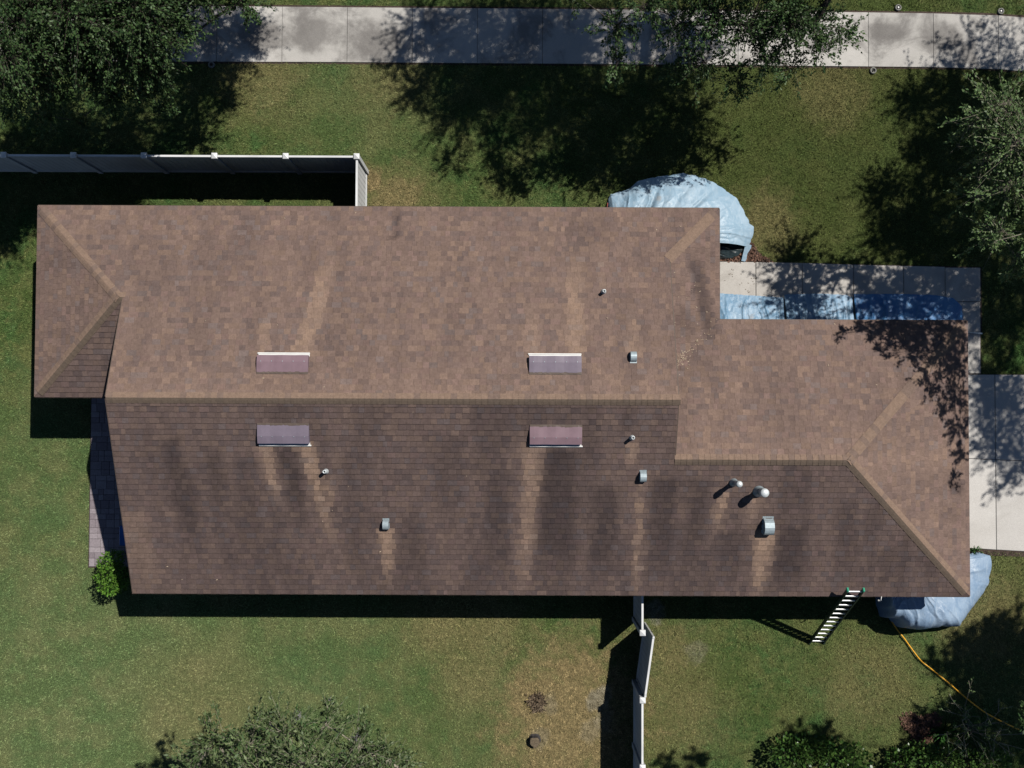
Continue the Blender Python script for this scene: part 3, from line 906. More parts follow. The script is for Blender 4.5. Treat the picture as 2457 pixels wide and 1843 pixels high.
# ------------------------------------------------------------------ tarps draped over the plants along the walls
def resample(pts, n):
    p = np.array(pts, float); seg = np.hypot(*np.diff(p, axis=0).T); s = np.concatenate([[0], np.cumsum(seg)])
    t = np.linspace(0, s[-1], n)
    return np.stack([np.interp(t, s, p[:, 0]), np.interp(t, s, p[:, 1])], 1)
def drape(name, inner, outer, ns, nt, hfun, mat, seed, wr=.03, loc=None, parent=None, jg=.10):
    A = resample(inner, ns); B = resample(outer, ns)
    s = np.linspace(0, 1, ns)[:, None] * np.ones((1, nt)); t = np.ones((ns, 1)) * np.linspace(0, 1, nt)[None, :]
    jag = (fbm(s[:, :1] * 40 + seed, s[:, :1] * 0 + 3.3, 3) - .5) * jg
    P = A[:, None, :] * (1 - t[..., None]) + B[:, None, :] * t[..., None]
    dirn = (B - A); dirn /= np.linalg.norm(dirn, axis=1, keepdims=True)
    P = P + dirn[:, None, :] * (jag * t ** 6)[..., None]
    x, y = P[..., 0], P[..., 1]
    h = hfun(s, t)
    q = np.abs(fbm(x * 2.4 + seed, y * 2.4) - .5) * 2
    f1 = np.abs(np.sin((s * 23 + 2.5 * fbm(s * 7 + seed, t * 1.5)) * math.pi))
    f2 = np.abs(fbm(x * 6 + seed * 3, y * 6) - .5) * 2
    wx = x * 1.7 + 1.3 * fbm(x * 1.1 + seed, y * 1.1); wy_ = y * 1.7 + 1.3 * fbm(x * 1.1 + 40, y * 1.1 + seed)
    ridge = (1 - np.abs(2 * vnoise(wx + seed, wy_) - 1)) ** 9 + .7 * (1 - np.abs(2 * vnoise(wx * 2.3 + 7, wy_ * 1.2 + seed) - 1)) ** 10
    edge = np.clip(t * 6, 0, 1) * (1 - t ** 8)
    fold = (1 - np.abs(2 * vnoise(s * ns / 13 + 1.5 * fbm(s * 6 + seed, t * 2), t * 1.1 + seed) - 1)) ** 7 - .5 * (1 - np.abs(2 * vnoise(s * ns / 17 + 50 + 1.5 * fbm(s * 5, t * 2 + seed), t * .9) - 1)) ** 8
    z = h + wr * (.55 * (q - .3) + .22 * (f2 - .3) + .35 * ridge + .9 * fold) * edge * np.clip(h * 3 + .35, 0, 1)
    z = np.maximum(z, .045 + .01 * f2)
    c = np.array(loc if loc else (float(x.mean()), float(y.mean()), 0))
    V = np.stack([x, y, z], -1).reshape(-1, 3) - c
    idx = np.arange(ns * nt).reshape(ns, nt)
    F = np.stack([idx[:-1, :-1], idx[1:, :-1], idx[1:, 1:], idx[:-1, 1:]], -1).reshape(-1)
    me = np_mesh(name, V, F, 4, mat, None, True)
    o = link(bpy.data.objects.new(name, me), parent)
    o.location = c
    return o
T1 = [(2.62, 5.70), (2.65, 5.87), (2.72, 6.05), (3.0, 6.09), (3.2, 6.17), (3.51, 6.40), (3.92, 6.50), (4.26, 6.53), (4.72, 6.63), (4.90, 6.57), (5.19, 6.52), (5.72, 6.28), (6.21, 5.90), (6.36, 5.64), (6.57, 5.23), (6.70, 5.13), (6.64, 4.85), (6.55, 4.56)]
def h1(s, t):
    e = np.clip(s / .16, 0, 1) ** .6
    lump = .75 + .35 * fbm(s * 5 + 2, t * 1.3 + 4)
    return .08 + .62 * lump * e * (1 - t ** 2.6) - .18 * np.exp(-((s - .33) / .018) ** 2) * (1 - t) - .15 * np.exp(-((s - .62) / .015) ** 2) * (1 - t)
t1 = drape('tarp', [(2.65, 4.86), (4.93, 4.86), (4.93, 4.62)], T1, 220, 80, h1, M['tarp_pale'], 3.1, .05)
tag(t1, 'pale blue tarp spread round the notched roof corner on the upper lawn', 'tarp')
fl = MB()
def strip(m, pts, zs, c):
    m.poly([(p[0] - c[0], p[1] - c[1], z) for p, z in zip(pts, zs)])
c1 = t1.location
strip(fl, [(2.62, 5.78), (2.60, 5.45), (2.9, 5.3), (3.25, 5.45)], [.10, .10, .16, .20], c1)
fl.build('folded_corner', M['tarp_red'], t1)
fl = MB()
for k in range(6):
    a, b = k / 6, (k + 1) / 6
    L = lambda q: (6.60 - .16 * q + .02 * math.sin(q * 9), 4.60 - .44 * q)
    R = lambda q: (6.44 - .10 * q, 4.66 - .48 * q)
    strip(fl, [L(a), L(b), R(b), R(a)], [.16 - .1 * a, .16 - .1 * b, .17 - .1 * b, .17 - .1 * a], c1)
fl.build('loose_flap', M['tarp_pale'], t1)
bp = drape('plastic_sheet', [(4.95, 4.72), (5.0, 4.5), (5.1, 4.3)], [(6.46, 4.74), (6.40, 4.52), (6.28, 4.34), (6.05, 4.25), (5.7, 4.23), (5.3, 4.22)], 60, 60, lambda s, t: .06 + .20 * (1 - t ** 2) * (.6 + .6 * fbm(s * 5, t * 3)), M['tarp_black'], 8.2, .09)
tag(bp, 'black plastic sheet bunched under the pale tarp beside the entry walk', 'plastic sheet')

hw = lambda H, p, seed: (lambda s, t: .05 + H * (.8 + .4 * fbm(s * 4 + seed, t + seed)) * (1 - t ** p) * np.clip(np.minimum(s, 1 - s) / .008 + .8, 0, 1))
t2 = drape('tarp', [(5.0, 1.98), (7.50, 1.98)], [(5.0, 3.30), (5.73, 3.28), (6.58, 3.22), (7.50, 3.17)], 140, 60, hw(.30, 1.3, 1), M['tarp_blue'], 5.5, .05, None, None, .03)
tag(t2, 'light blue tarp beside the entry walk, nearest the notched roof corner', 'tarp', 'tarps along the entry walk')
t3 = drape('tarp', [(7.56, 1.98), (9.42, 1.98)], [(7.53, 3.25), (8.42, 3.28), (9.23, 3.25), (9.41, 3.18)], 120, 60, hw(.30, 1.3, 4), M['tarp_blue'], 9.1, .05, None, None, .03)
tag(t3, 'half shaded light blue tarp beside the entry walk, middle of three', 'tarp', 'tarps along the entry walk')
t4 = drape('tarp', [(9.47, 1.98), (11.2, 1.98), (12.0, 2.0)], [(9.46, 3.27), (10.5, 3.28), (11.65, 3.26), (12.22, 3.17), (12.45, 2.94), (12.50, 2.4), (12.4, 2.0)], 160, 60, hw(.30, 1.3, 7), M['tarp_shade_tone'], 2.4, .05, None, None, .03)
tag(t4, 'blue tarp toned deep for shade beside the entry walk, nearest the driveway', 'tarp', 'tarps along the entry walk')

T5 = [(9.98, -4.55), (9.98, -4.92), (10.02, -5.24), (10.12, -5.60), (10.32, -5.62), (10.58, -5.86), (11.04, -5.95), (11.62, -5.84), (12.16, -5.85), (12.52, -5.48), (12.84, -5.12), (13.10, -4.74), (13.20, -4.32), (13.19, -3.94), (12.86, -3.83), (12.45, -3.89)]
def h5(s, t):
    H = np.interp(s, [0, .05, .45, .62, .75, 1], [1.0, 1.12, 1.15, .85, .45, .22])
    p = np.interp(s, [0, .5, .7, 1], [12, 10, 4, 2.5])
    return .05 + H * (1 - t ** p) * (1 + .06 * (fbm(s * 6, t * 3) - .5))
t5 = drape('tarp', [(10.0, -4.28), (11.16, -4.28), (11.16, -3.9)], T5, 220, 80, h5, M['tarp_grey'], 6.6, .04)
tag(t5, 'pale grey blue tarp over a bulky shape by the lower right roof corner', 'tarp')

# ------------------------------------------------------------------ ladder, cord and small things
LB, LT = Vector((8.395, -6.32, .03)), Vector((8.43, -4.37, 2.97))
lad = thing('ladder', LB, 'green railed extension ladder with white rungs leaning on the lower eave', 'ladder')
ld = (LT - LB); LL = ld.length; ld.normalize()
side = Vector((1, .0, 0)); side = (side - ld * side.dot(ld)).normalized()
nn = side.cross(ld)
lm = Matrix((side, ld, nn)).transposed().to_4x4()
for sx in (-1, 1):
    m = MB()
    m.box((sx * .205, LL / 2, 0), (.012, LL, .085), lm)
    m.box((sx * .190, LL / 2, .037), (.030, LL, .011), lm)
    m.box((sx * .190, LL / 2, -.037), (.030, LL, .011), lm)
    r = m.build('rail', M['rail'], lad)
    c = MB(); c.box((sx * .197, LL + .025, 0), (.05, .09, .10), lm, .012); c.build('end_cap', M['cap_green'], r)
    f = MB(); f.box((sx * .197, -.02, 0), (.06, .10, .11), lm, .012); f.build('foot', M['rail'], r)
rm = MB()
rm.tube([lm @ Vector((-.182, 0, 0)), lm @ Vector((.182, 0, 0))], .017, 8)
rm.box((0, 0, .012), (.36, .040, .012), lm)
rme = rm.mesh('rung', M['rung'])
for k in range(13):
    o = link(bpy.data.objects.new('rung', rme), lad)
    o.location = ld * (.10 + k * (LL - .16) / 12)

def smooth_path(pts, n=8):
    p = [Vector(q) for q in pts]; out = []
    for i in range(len(p) - 1):
        a, b, c, d = p[max(i - 1, 0)], p[i], p[i + 1], p[min(i + 2, len(p) - 1)]
        for k in range(n):
            t = k / n
            out.append(.5 * ((2 * b) + (c - a) * t + (2 * a - 5 * b + 4 * c - d) * t * t + (3 * b - a - 3 * c + d) * t ** 3))
    out.append(p[-1]); return out
cp = [(9.75, -4.3, .05), (10.03, -5.1, .05), (10.3, -5.51, .06), (10.59, -5.95, .06), (10.83, -6.26, .07), (11.2, -6.76, .07), (11.5, -7.01, .07), (12.01, -7.42, .07), (12.55, -7.88, .07), (13.1, -8.27, .08), (14.08, -8.73, .07), (15.5, -9.2, .06)]
m = MB(); m.tube([(p.x - 9.75, p.y + 4.3, p.z + .012 * math.sin(k * .7)) for k, p in enumerate(smooth_path(cp))], .017, 8)
o = m.build('extension_cord', M['cord'], None, True); o.location = (9.75, -4.3, 0)
tag(o, 'orange extension cord running from under the eave across the lower right lawn', 'cord')

m = MB()
m.tube([(0, .10, .06), (0, 0, .02), (0, -.04, -.06), (.012, -.05, -.14)], .011, 8)
m.lathe([(.006, -.06), (.024, -.04), (.026, 0), (.012, .03)], 10, (.014, -.05, -.17))
o = m.build('cable_end', M['white'], None, True); o.location = (9.25, -4.70, 2.44)
tag(o, 'short white cable end hanging below the eave right of the ladder', 'cable')

m = MB(); m.tube([(-.24, .015, 0), (.16, -.015, 0)], .022, 10)
o = m.build('plastic_pipe', M['white'], None, True); o.location = (12.84, 2.205, .058)
tag(o, 'short white plastic pipe lying across the narrow walk by the driveway', 'pipe')

# lidded blue bin under the gable
bn = thing('storage_bin', (-10.42, -3.42, .05), 'blue plastic storage bin on the shaded patio under the gable edge', 'bin')
m = MB(); m.box((0, 0, .22), (.34, .50, .44), None, .03); m.build('body', M['blue_bin'], bn)
m = MB(); m.box((0, 0, .465), (.38, .54, .05), None, .02); m.build('lid', M['blue_bin'], bn)

for x, y, lab in [(10.75, 11.31, 'round concrete sprinkler collar on the far side of the sidewalk, second from the right'), (13.62, 11.22, 'round concrete sprinkler collar on the far side of the sidewalk, rightmost'), (10.04, 9.53, 'round concrete sprinkler collar on the house side of the sidewalk at right'), (5.52, 11.33, 'round concrete sprinkler collar half hidden by leaves beside the sidewalk'), (-8.43, 9.62, 'round concrete sprinkler collar in shade on the house side of the sidewalk at left')]:
    e = thing('sprinkler', (x, y, 0), lab, 'sprinkler', 'sprinklers along the sidewalk')
    m = MB(); m.lathe([(.09, 0), (.09, .05), (.078, .062), (.058, .06), (.052, .02), (.02, .018)], 20); m.build('collar', M['grey_ring'], e, False)
    m = MB(); m.lathe([(.02, .01), (.026, .055), (.022, .065), (.004, .066)], 12); m.build('sprinkler_head', M['white'] if y > 10 else M['black'], e)

# stump and dead grass clump
e = thing('tree_stump', (.66, -9.02, 0), 'short sawn tree stump with dark bark on the dry lawn', 'stump')
m = MB(); i0 = 0; n = 18
ring = [.14 * (1 + .06 * math.sin(3 * q) + .07 * math.cos(5 * q + 1)) for q in [2 * math.pi * k / n for k in range(n)]]
for z, k in ((0, 1.2), (.06, 1.02), (.20, .98)):
    for q in range(n):
        t = 2 * math.pi * q / n
        m.v.append((ring[q] * k * math.cos(t), ring[q] * k * 1.1 * math.sin(t), z + (.03 * math.sin(t) if z > .1 else 0)))
for k in range(2):
    for q in range(n):
        r = (q + 1) % n; m.f.append((k * n + q, k * n + r, (k + 1) * n + r, (k + 1) * n + q))
m.build('bark', M['stump_bark'], e)
m = MB(); m.poly([(ring[q] * .95 * math.cos(2 * math.pi * q / n), ring[q] * 1.04 * math.sin(2 * math.pi * q / n), .202 + .03 * math.sin(2 * math.pi * q / n)) for q in range(n)])
m.build('sawn_top', M['stump'], e)

# ------------------------------------------------------------------ plants
def unit(v): return v / np.maximum(np.linalg.norm(v, axis=-1, keepdims=True), 1e-9)
def leaf_mesh(name, P, D, size, ratio, mat, upbias=.6):
    """diamond leaves at points P pointing along D"""
    n = len(P)
    D = unit(D + rng.normal(0, .55, (n, 3)))
    Nn = unit(rng.normal(0, 1, (n, 3)) + np.array([0, 0, upbias * 2]))
    S = unit(np.cross(D, Nn)); Nn = np.cross(S, D)
    L = (size * rng.uniform(.65, 1.25, n))[:, None]
    a = P; b = P + D * L * .45 + S * L * ratio * .5 + Nn * L * .06; c = P + D * L; d = P + D * L * .45 - S * L * ratio * .5 + Nn * L * .06
    V = np.stack([a, b, c, d], 1).reshape(-1, 3)
    return np_mesh(name, V, np.arange(4 * n), 4, mat)
def twig_tubes(A, B, r0, r1):
    """many thin three-sided twigs from A to B"""
    n = len(A)
    d = unit(B - A); s = unit(np.cross(d, rng.normal(0, 1, (n, 3)))); u = np.cross(d, s)
    vs = []
    for P, r in ((A, r0), (B, r1)):
        for k in range(3):
            t = 2 * math.pi * k / 3
            vs.append(P + (s * math.cos(t) + u * math.sin(t)) * np.reshape(r, (-1, 1)))
    V = np.stack(vs, 1).reshape(-1, 3)
    base = (np.arange(n) * 6)[:, None]
    F = np.concatenate([base + np.array([[k, (k + 1) % 3, 3 + (k + 1) % 3, 3 + k]]) for k in range(3)], 1).reshape(-1)
    return V, F
def make_tree(name, label, base, forkz, clusters, mat, leaf=.07, ratio=.5, per=3600, twigmat='bark', trunk_r=.16, bare=0.0, droop=.25, group=None, twig_r=.006):
    e = thing(name, base, label, 'tree', group)
    B = np.array(base, float)
    fork = np.array([base[0] + .1, base[1] - .1, forkz])
    nodes = [fork]; par = [-1]; rad = [0.0]
    cl = sorted(clusters, key=lambda c: np.linalg.norm(np.array(c[:3]) - fork))
    for c in cl:
        p = np.array(c[:3]); d = [np.linalg.norm(p - q) + .35 * np.linalg.norm(q - fork) + (2 if q[2] > p[2] + .8 else 0) for q in nodes]
        par.append(int(np.argmin(d))); nodes.append(p); rad.append(c[3] ** 2)
    w = list(rad)
    for i in range(len(nodes) - 1, 0, -1): w[par[i]] += w[i]
    tot = w[0]
    rr = lambda q: max(.010, trunk_r * .9 * (max(q, 1e-3) / tot) ** .62)
    t = MB()
    k6 = [Vector(B + (fork - B) * q + np.array([.06 * math.sin(q * 3), .05 * math.sin(q * 4 + 1), 0])) - Vector(B) for q in (0, .12, .35, .65, 1)]
    t.tube(k6, [trunk_r * 1.5, trunk_r * 1.1, trunk_r, trunk_r * .95, trunk_r * .9], 10)
    t.build('trunk', M['bark'], e, True)
    br = MB()
    for i in range(1, len(nodes)):
        a, b = nodes[par[i]], nodes[i]
        mid = (a + b) / 2 + np.array([0, 0, .12 * np.linalg.norm(b - a)]) + rng.normal(0, .08, 3) * np.linalg.norm(b - a)
        pts = [Vector((1 - q) ** 2 * a + 2 * q * (1 - q) * mid + q * q * b - B) for q in np.linspace(0, 1, 6)]
        r1, r0 = rr(rad[i] * .35), rr(w[i])
        br.tube(pts, [r0 + (r1 - r0) * q for q in np.linspace(0, 1, 6)], 6, False)
    br.build('limbs', M[twigmat], e, True)
    P, D, TA, TB = [], [], [], []
    for c in cl:
        r = c[3] * 1.12; n = int(per * r * r * c[4] * (1 + .35 / max(r, .2)))
        nt = max(5, n // 26)
        ctr = np.array(c[:3])
        dirs = unit(rng.normal(0, 1, (nt, 3)) + np.array([0, 0, .15]))
        s0 = ctr + dirs * r * rng.uniform(.0, .40, (nt, 1)) + rng.normal(0, .1 * r, (nt, 3))
        ln = r * rng.uniform(.4, 1.15, (nt, 1)) ** 1.0
        s1 = s0 + unit(dirs + rng.normal(0, .45, (nt, 3))) * ln - np.array([0, 0, 1]) * droop * ln * rng.uniform(0, 1, (nt, 1))
        TA.append(s0); TB.append(s1)
        m_ = n // nt
        keep = np.arange(nt)[rng.random(nt) > bare] if bare > 0 else np.arange(nt)
        q = rng.uniform(.15, 1.05, (len(keep), m_, 1))
        pts = s0[keep][:, None, :] * (1 - q) + s1[keep][:, None, :] * q + rng.normal(0, .028, (len(keep), m_, 3))
        dd = np.repeat(unit(s1 - s0)[keep][:, None, :], m_, 1)
        P.append(pts.reshape(-1, 3)); D.append(dd.reshape(-1, 3))
        # twiglets join the cluster heart to the sprays
        TA.append(np.repeat(ctr[None, :], nt, 0) + rng.normal(0, .05, (nt, 3))); TB.append(s0)
    P = np.concatenate(P); D = np.concatenate(D); TA = np.concatenate(TA); TB = np.concatenate(TB)
    V, F = twig_tubes(TA - B, TB - B, np.full(len(TA), twig_r), np.full(len(TA), twig_r * .4))
    link(bpy.data.objects.new('twigs', np_mesh('twigs', V, F, 4, M[twigmat])), e)
    link(bpy.data.objects.new('crown', leaf_mesh('crown', P - B, D, leaf, ratio, M[mat])), e)
    return e

def make_shrub(name, label, loc, blobs, mat, leaf, ratio, per, cat='shrub', group=None, stems=9):
    """blobs = (dx, dy, dz, rx, ry, rz) leafy lumps, denser towards their skin"""
    e = thing(name, loc, label, cat, group)
    P, D, A, B_ = [], [], [], []
    for (dx, dy, dz, rx, ry, rz) in blobs:
        n = int(per * (rx * ry + rx * rz + ry * rz) / 3)
        d = unit(rng.normal(0, 1, (n, 3)))
        rr = 1 - np.abs(rng.normal(0, .26, (n, 1))) + .55 * (fbm(d[:, :1] * 3 + dx * 9 + 5, d[:, 1:2] * 3 + dz + 9) - .5)
        p = d * rr * np.array([rx, ry, rz]) + np.array([dx, dy, dz])
        k = p[:, 2] > .02
        P.append(p[k]); D.append(unit(d + np.array([0, 0, .5]))[k])
        st = unit(rng.normal(0, 1, (stems, 3)) * np.array([1, 1, .3]) + np.array([0, 0, .8]))
        A.append(np.repeat(np.array([[dx * .5, dy * .5, 0.0]]), stems, 0)); B_.append(np.array([dx, dy, dz]) + st * np.array([rx, ry, rz]) * .85)
    V, F = twig_tubes(np.concatenate(A), np.concatenate(B_), np.full(stems * len(blobs), .012), np.full(stems * len(blobs), .004))
    link(bpy.data.objects.new('stems', np_mesh('stems', V, F, 4, M['bark'])), e)
    link(bpy.data.objects.new('foliage', leaf_mesh('foliage', np.concatenate(P), np.concatenate(D), leaf, ratio, M[mat], .3)), e)
    return e
CL_NW = [(-10.53, 8.45, 6.2, 1.0, 1), (-9.55, 8.64, 6.2, 1.0, 1), (-8.89, 8.52, 5.6, 0.9, 1), (-10.27, 8.17, 5, 0.8, 1), (-8.19, 8.72, 6, 0.9, 1), (-8.14, 8.37, 5.0, 0.6, 1), (-9.77, 8.01, 4.4, 0.7, 1), (-8.72, 8.04, 4.6, 0.65, 1), (-10.97, 7.68, 3.9, 0.55, 1), (-9.74, 7.61, 3.5, 0.45, 1), (-8.86, 7.75, 3.7, 0.45, 1), (-11.64, 7.33, 2.9, 0.35, 1), (-10.88, 7.72, 6.2, 0.8, 1), (-7.82, 8.95, 5, 0.5, 1), (-8.58, 7.51, 3.2, 0.25, 0.8), (-11.33, 7.23, 5.5, 0.6, 1), (-10.85, 7.2, 2.8, 0.25, 0.7), (-11.32, 7.73, 4.6, 0.6, 1), (-9.34, 8.39, 5.2, 0.8, 1), (-8.68, 8.34, 5.2, 0.7, 1), (-8.45, 8.0, 4.0, 0.4, 1), (-10.74, 8.21, 5.4, 0.8, 1), (-12.01, 7.16, 3.6, 0.3, 0.8), (-6.06, 13.4, 6, 1.1, 0.8), (-4.63, 13.27, 6.5, 1.0, 0.9), (-4.57, 12.6, 5.5, 0.5, 0.8), (-5.69, 11.76, 6, 1.0, 1), (-5.38, 11.89, 5.5, 0.6, 1), (-6.41, 10.36, 5.5, 0.9, 1), (-5.3, 10.94, 5.2, 0.4, 1), (-6.81, 13.48, 7, 1.0, 1), (-6.3, 9.5, 4.6, 0.5, 0.7), (-4.05, 13.63, 6.5, 0.4, 0.7), (-6.09, 12.69, 6.8, 0.9, 1), (-7.65, 10.57, 6, 0.9, 1), (-8.81, 10.22, 6, 0.8, 1), (-9.73, 9.63, 6, 0.7, 1), (-7.59, 8.96, 5, 0.5, 0.8), (-10.17, 10.43, 6.5, 0.7, 1), (-10.22, 9.17, 5.5, 0.7, 1), (-8.9, 9.31, 5.8, 0.8, 1), (-7.75, 9.67, 5.8, 0.7, 1), (-10.53, 8.92, 6, 0.7, 1), (-8.52, 8.7, 5.2, 0.5, 1), (-9.4, 10.57, 6, 0.8, 1), (-10.89, 9.62, 6, 0.7, 1), (-7.02, 9.52, 5.2, 0.5, 1)]
CL_NC = [(3.94, 8.97, 4.6, 0.75, 0.434), (4.63, 9.0, 5, 0.8, 0.62), (5.44, 8.89, 4.8, 0.8, 0.62), (6.27, 9.07, 4.6, 0.75, 0.62), (7.04, 9.1, 4.3, 0.65, 0.558), (7.82, 9.12, 4, 0.5, 0.434), (5.93, 8.41, 4, 0.6, 0.496), (6.69, 8.19, 3.8, 0.5, 0.372), (5.43, 8.05, 3.6, 0.45, 0.434), (4.55, 8.31, 4, 0.6, 0.434), (3.92, 8.3, 3.6, 0.35, 0.434), (7.32, 8.62, 4, 0.5, 0.372), (2.35, 8.8, 5, 0.5, 0.496), (2.42, 8.15, 4.4, 0.35, 0.496), (2.36, 7.9, 4, 0.18, 0.496), (5.6, 7.79, 3.3, 0.3, 0.31), (2.86, 8.98, 5.5, 0.6, 0.496), (1.11, 13.87, 7, 0.9, 0.8), (2.2, 13.03, 7.5, 1.0, 1), (3.62, 14.08, 8, 1.1, 0.7), (0.74, 11.77, 6.5, 0.6, 0.9), (2.28, 11.61, 7.2, 1.0, 1), (4.1, 12.67, 8, 1.2, 1), (5.23, 13.05, 7.5, 1.2, 1), (3.13, 10.41, 6.6, 0.7, 0.7), (5.11, 11.52, 7.5, 1.2, 1), (6.13, 11.89, 7, 1.1, 1), (5.81, 10.34, 6.4, 0.9, 1), (7.26, 11.79, 6.5, 1.1, 1), (7.46, 10.29, 6, 0.9, 1), (6.22, 8.99, 5.2, 0.6, 1), (7.95, 10.81, 5.6, 0.7, 0.8), (1.21, 9.38, 5.6, 0.4, 0.6), (3.98, 9.45, 6, 0.5, 0.6), (8.19, 12.5, 6.5, 0.8, 1), (0.43, 12.72, 6.8, 0.5, 0.7), (5.05, 14.78, 8.5, 0.9, 0.7), (6.45, 14.55, 8.5, 0.9, 0.7), (8.39, 13.11, 6, 0.6, 0.8), (2.01, 13.78, 7.6, 0.8, 0.8), (4.55, 14.18, 8.2, 0.9, 0.8), (5.72, 13.97, 8, 0.9, 0.8), (7.09, 13.76, 7.5, 0.9, 0.9), (7.87, 13.78, 7, 0.8, 0.8), (3.04, 14.55, 8, 0.7, 0.7), (2.96, 12.41, 7.4, 0.9, 1), (6.49, 11.1, 6.8, 0.8, 1), (5.23, 9.87, 6.4, 0.6, 0.8)]
CL_E = [(10.77, 6.73, 5.6, 0.8, 0.5), (10.93, 5.88, 6, 0.9, 0.6), (10.69, 5.77, 5, 0.5, 0.5), (10.94, 4.97, 5.6, 0.7, 0.5), (10.95, 4.03, 5.2, 0.6, 0.5), (11.21, 3.43, 5.4, 0.5, 0.5), (10.41, 6.54, 5, 0.4, 0.4), (10.58, 4.96, 4.8, 0.4, 0.4), (10.3, 6.17, 4.6, 0.25, 0.4), (16.23, 13.24, 6.5, 0.8, 0.25), (17.55, 13.35, 7, 0.9, 0.3), (15.03, 12.66, 6, 0.4, 0.25), (14.55, 11.46, 6.2, 0.8, 1), (16.03, 11.96, 6.8, 1.0, 1), (17.3, 11.94, 7, 1.0, 1), (15.89, 10.76, 7, 1.1, 1), (17.32, 10.63, 7.5, 1.1, 1), (14.38, 9.92, 5.9, 0.35, 1), (13.5, 8.79, 6, 0.7, 1), (14.97, 8.59, 6.6, 1.0, 1), (17.01, 9.27, 7.6, 1.1, 1), (18.03, 8.43, 7.8, 1.0, 1), (13.59, 7.6, 6.2, 0.7, 1), (15.41, 7.52, 6.8, 1.0, 1), (17.55, 7.12, 8, 0.9, 1), (18.0, 5.97, 8, 0.9, 1), (12.45, 6.48, 5.8, 0.5, 0.8), (14.39, 6.41, 6.4, 0.8, 1), (11.52, 6.13, 5.8, 0.4, 0.45), (10.61, 6.16, 5.6, 0.35, 0.35), (15.97, 5.98, 7, 0.8, 1), (17.52, 4.58, 8, 0.8, 0.8), (18.09, 3.65, 8, 0.9, 1), (17.51, 2.73, 8, 0.7, 0.9), (18.19, 2.27, 8, 0.7, 0.9), (17.62, 1.38, 7.8, 0.4, 0.5), (12.78, 5.53, 6, 0.45, 0.7), (13.92, 5.48, 6.4, 0.55, 0.6), (13.23, 4.58, 6.2, 0.35, 0.5), (14.36, 4.18, 6.6, 0.5, 0.5), (15.37, 3.43, 7, 0.5, 0.5), (15.16, 4.62, 6.8, 0.6, 0.7), (15.59, 2.05, 7, 0.25, 0.5), (11.02, 3.85, 6.6, 0.35, 0.6), (11.77, 4.01, 6.8, 0.5, 0.8), (12.59, 4.04, 7, 0.6, 0.9), (13.43, 4.13, 7.2, 0.6, 1), (12.03, 3.37, 6.9, 0.45, 0.7), (12.82, 3.33, 7.1, 0.5, 0.8), (13.66, 3.33, 7.3, 0.5, 0.9), (12.45, 2.51, 7, 0.4, 0.6), (13.45, 2.42, 7.2, 0.45, 0.7), (13.64, 1.76, 7.3, 0.4, 0.7), (12.87, 1.89, 7.1, 0.25, 0.5), (13.71, 1.04, 7.3, 0.3, 0.7), (13.35, 0.34, 7.2, 0.18, 0.6), (10.25, 3.64, 6.4, 0.2, 0.5), (11.18, 3.35, 6.6, 0.25, 0.5), (12.2, 6.54, 6.2, 0.5, 0.6), (13.23, 6.52, 6.4, 0.55, 0.7), (13.91, 6.26, 6.6, 0.6, 0.8), (15.4, 6.91, 7, 0.7, 0.8), (16.2, 6.65, 7.2, 0.7, 0.8), (13.56, 5.91, 6.6, 0.5, 0.8), (14.93, 5.98, 7, 0.6, 0.8), (11.5, 5.84, 6.2, 0.35, 0.5), (10.58, 6.1, 6, 0.3, 0.4), (16.48, 11.11, 7, 0.9, 1), (15.55, 9.85, 6.8, 0.9, 1), (16.88, 7.99, 7.6, 0.9, 1), (14.45, 7.85, 6.5, 0.7, 1), (18.06, 9.98, 7.6, 0.9, 1), (18.14, 7.04, 7.8, 0.8, 1), (17.18, 3.91, 7.8, 0.7, 1), (17.09, 5.79, 7.6, 0.7, 1)]
CL_SE = [(16.95, -2.89, 9, 0.55, 0.8), (17.91, -2.47, 9.3, 0.75, 1), (18.82, -2.1, 9.5, 0.9, 1), (17.4, -3.8, 9, 0.75, 1), (18.47, -3.24, 9.5, 0.95, 1), (19.03, -3.92, 9.5, 0.95, 1), (16.59, -4.49, 9, 0.5, 1), (17.77, -4.71, 9.5, 0.9, 1), (18.79, -4.82, 9.5, 1.0, 1), (15.96, -4.6, 9, 0.3, 0.8), (16.32, -2.84, 9, 0.25, 0.7), (15.78, -5.28, 9, 0.45, 0.8), (18.09, -1.78, 9.2, 0.3, 0.7), (17.18, -2.21, 9, 0.25, 0.6), (9.31, -5.48, 9.5, 0.25, 1), (10.11, -5.37, 9.5, 0.25, 1), (12.85, -4.68, 9.5, 0.35, 1), (13.55, -4.88, 9.3, 0.4, 1)]
CL_SW = [(-6.33, -7.15, 5.8, 0.55, 1), (-6.57, -6.77, 5.6, 0.25, 0.7), (-5.48, -7.07, 6.3, 0.7, 1), (-4.65, -6.74, 6.5, 0.65, 1), (-3.92, -6.66, 6.2, 0.5, 1), (-3.92, -6.37, 6, 0.22, 0.7), (-3.25, -7.16, 6, 0.55, 1), (-2.67, -7.61, 5.6, 0.5, 1), (-4.19, -7.24, 7, 0.75, 1), (-6.83, -7.85, 5.6, 0.5, 1), (-5.03, -7.41, 7, 0.75, 1), (-3.41, -7.47, 6.6, 0.8, 1), (-5.73, -7.73, 6.6, 0.75, 1), (-3.93, -7.74, 7, 1.0, 1), (-2.88, -8.12, 6, 0.8, 1), (-2.24, -7.99, 5.4, 0.3, 1), (-5.21, -6.64, 6, 0.3, 0.6)]

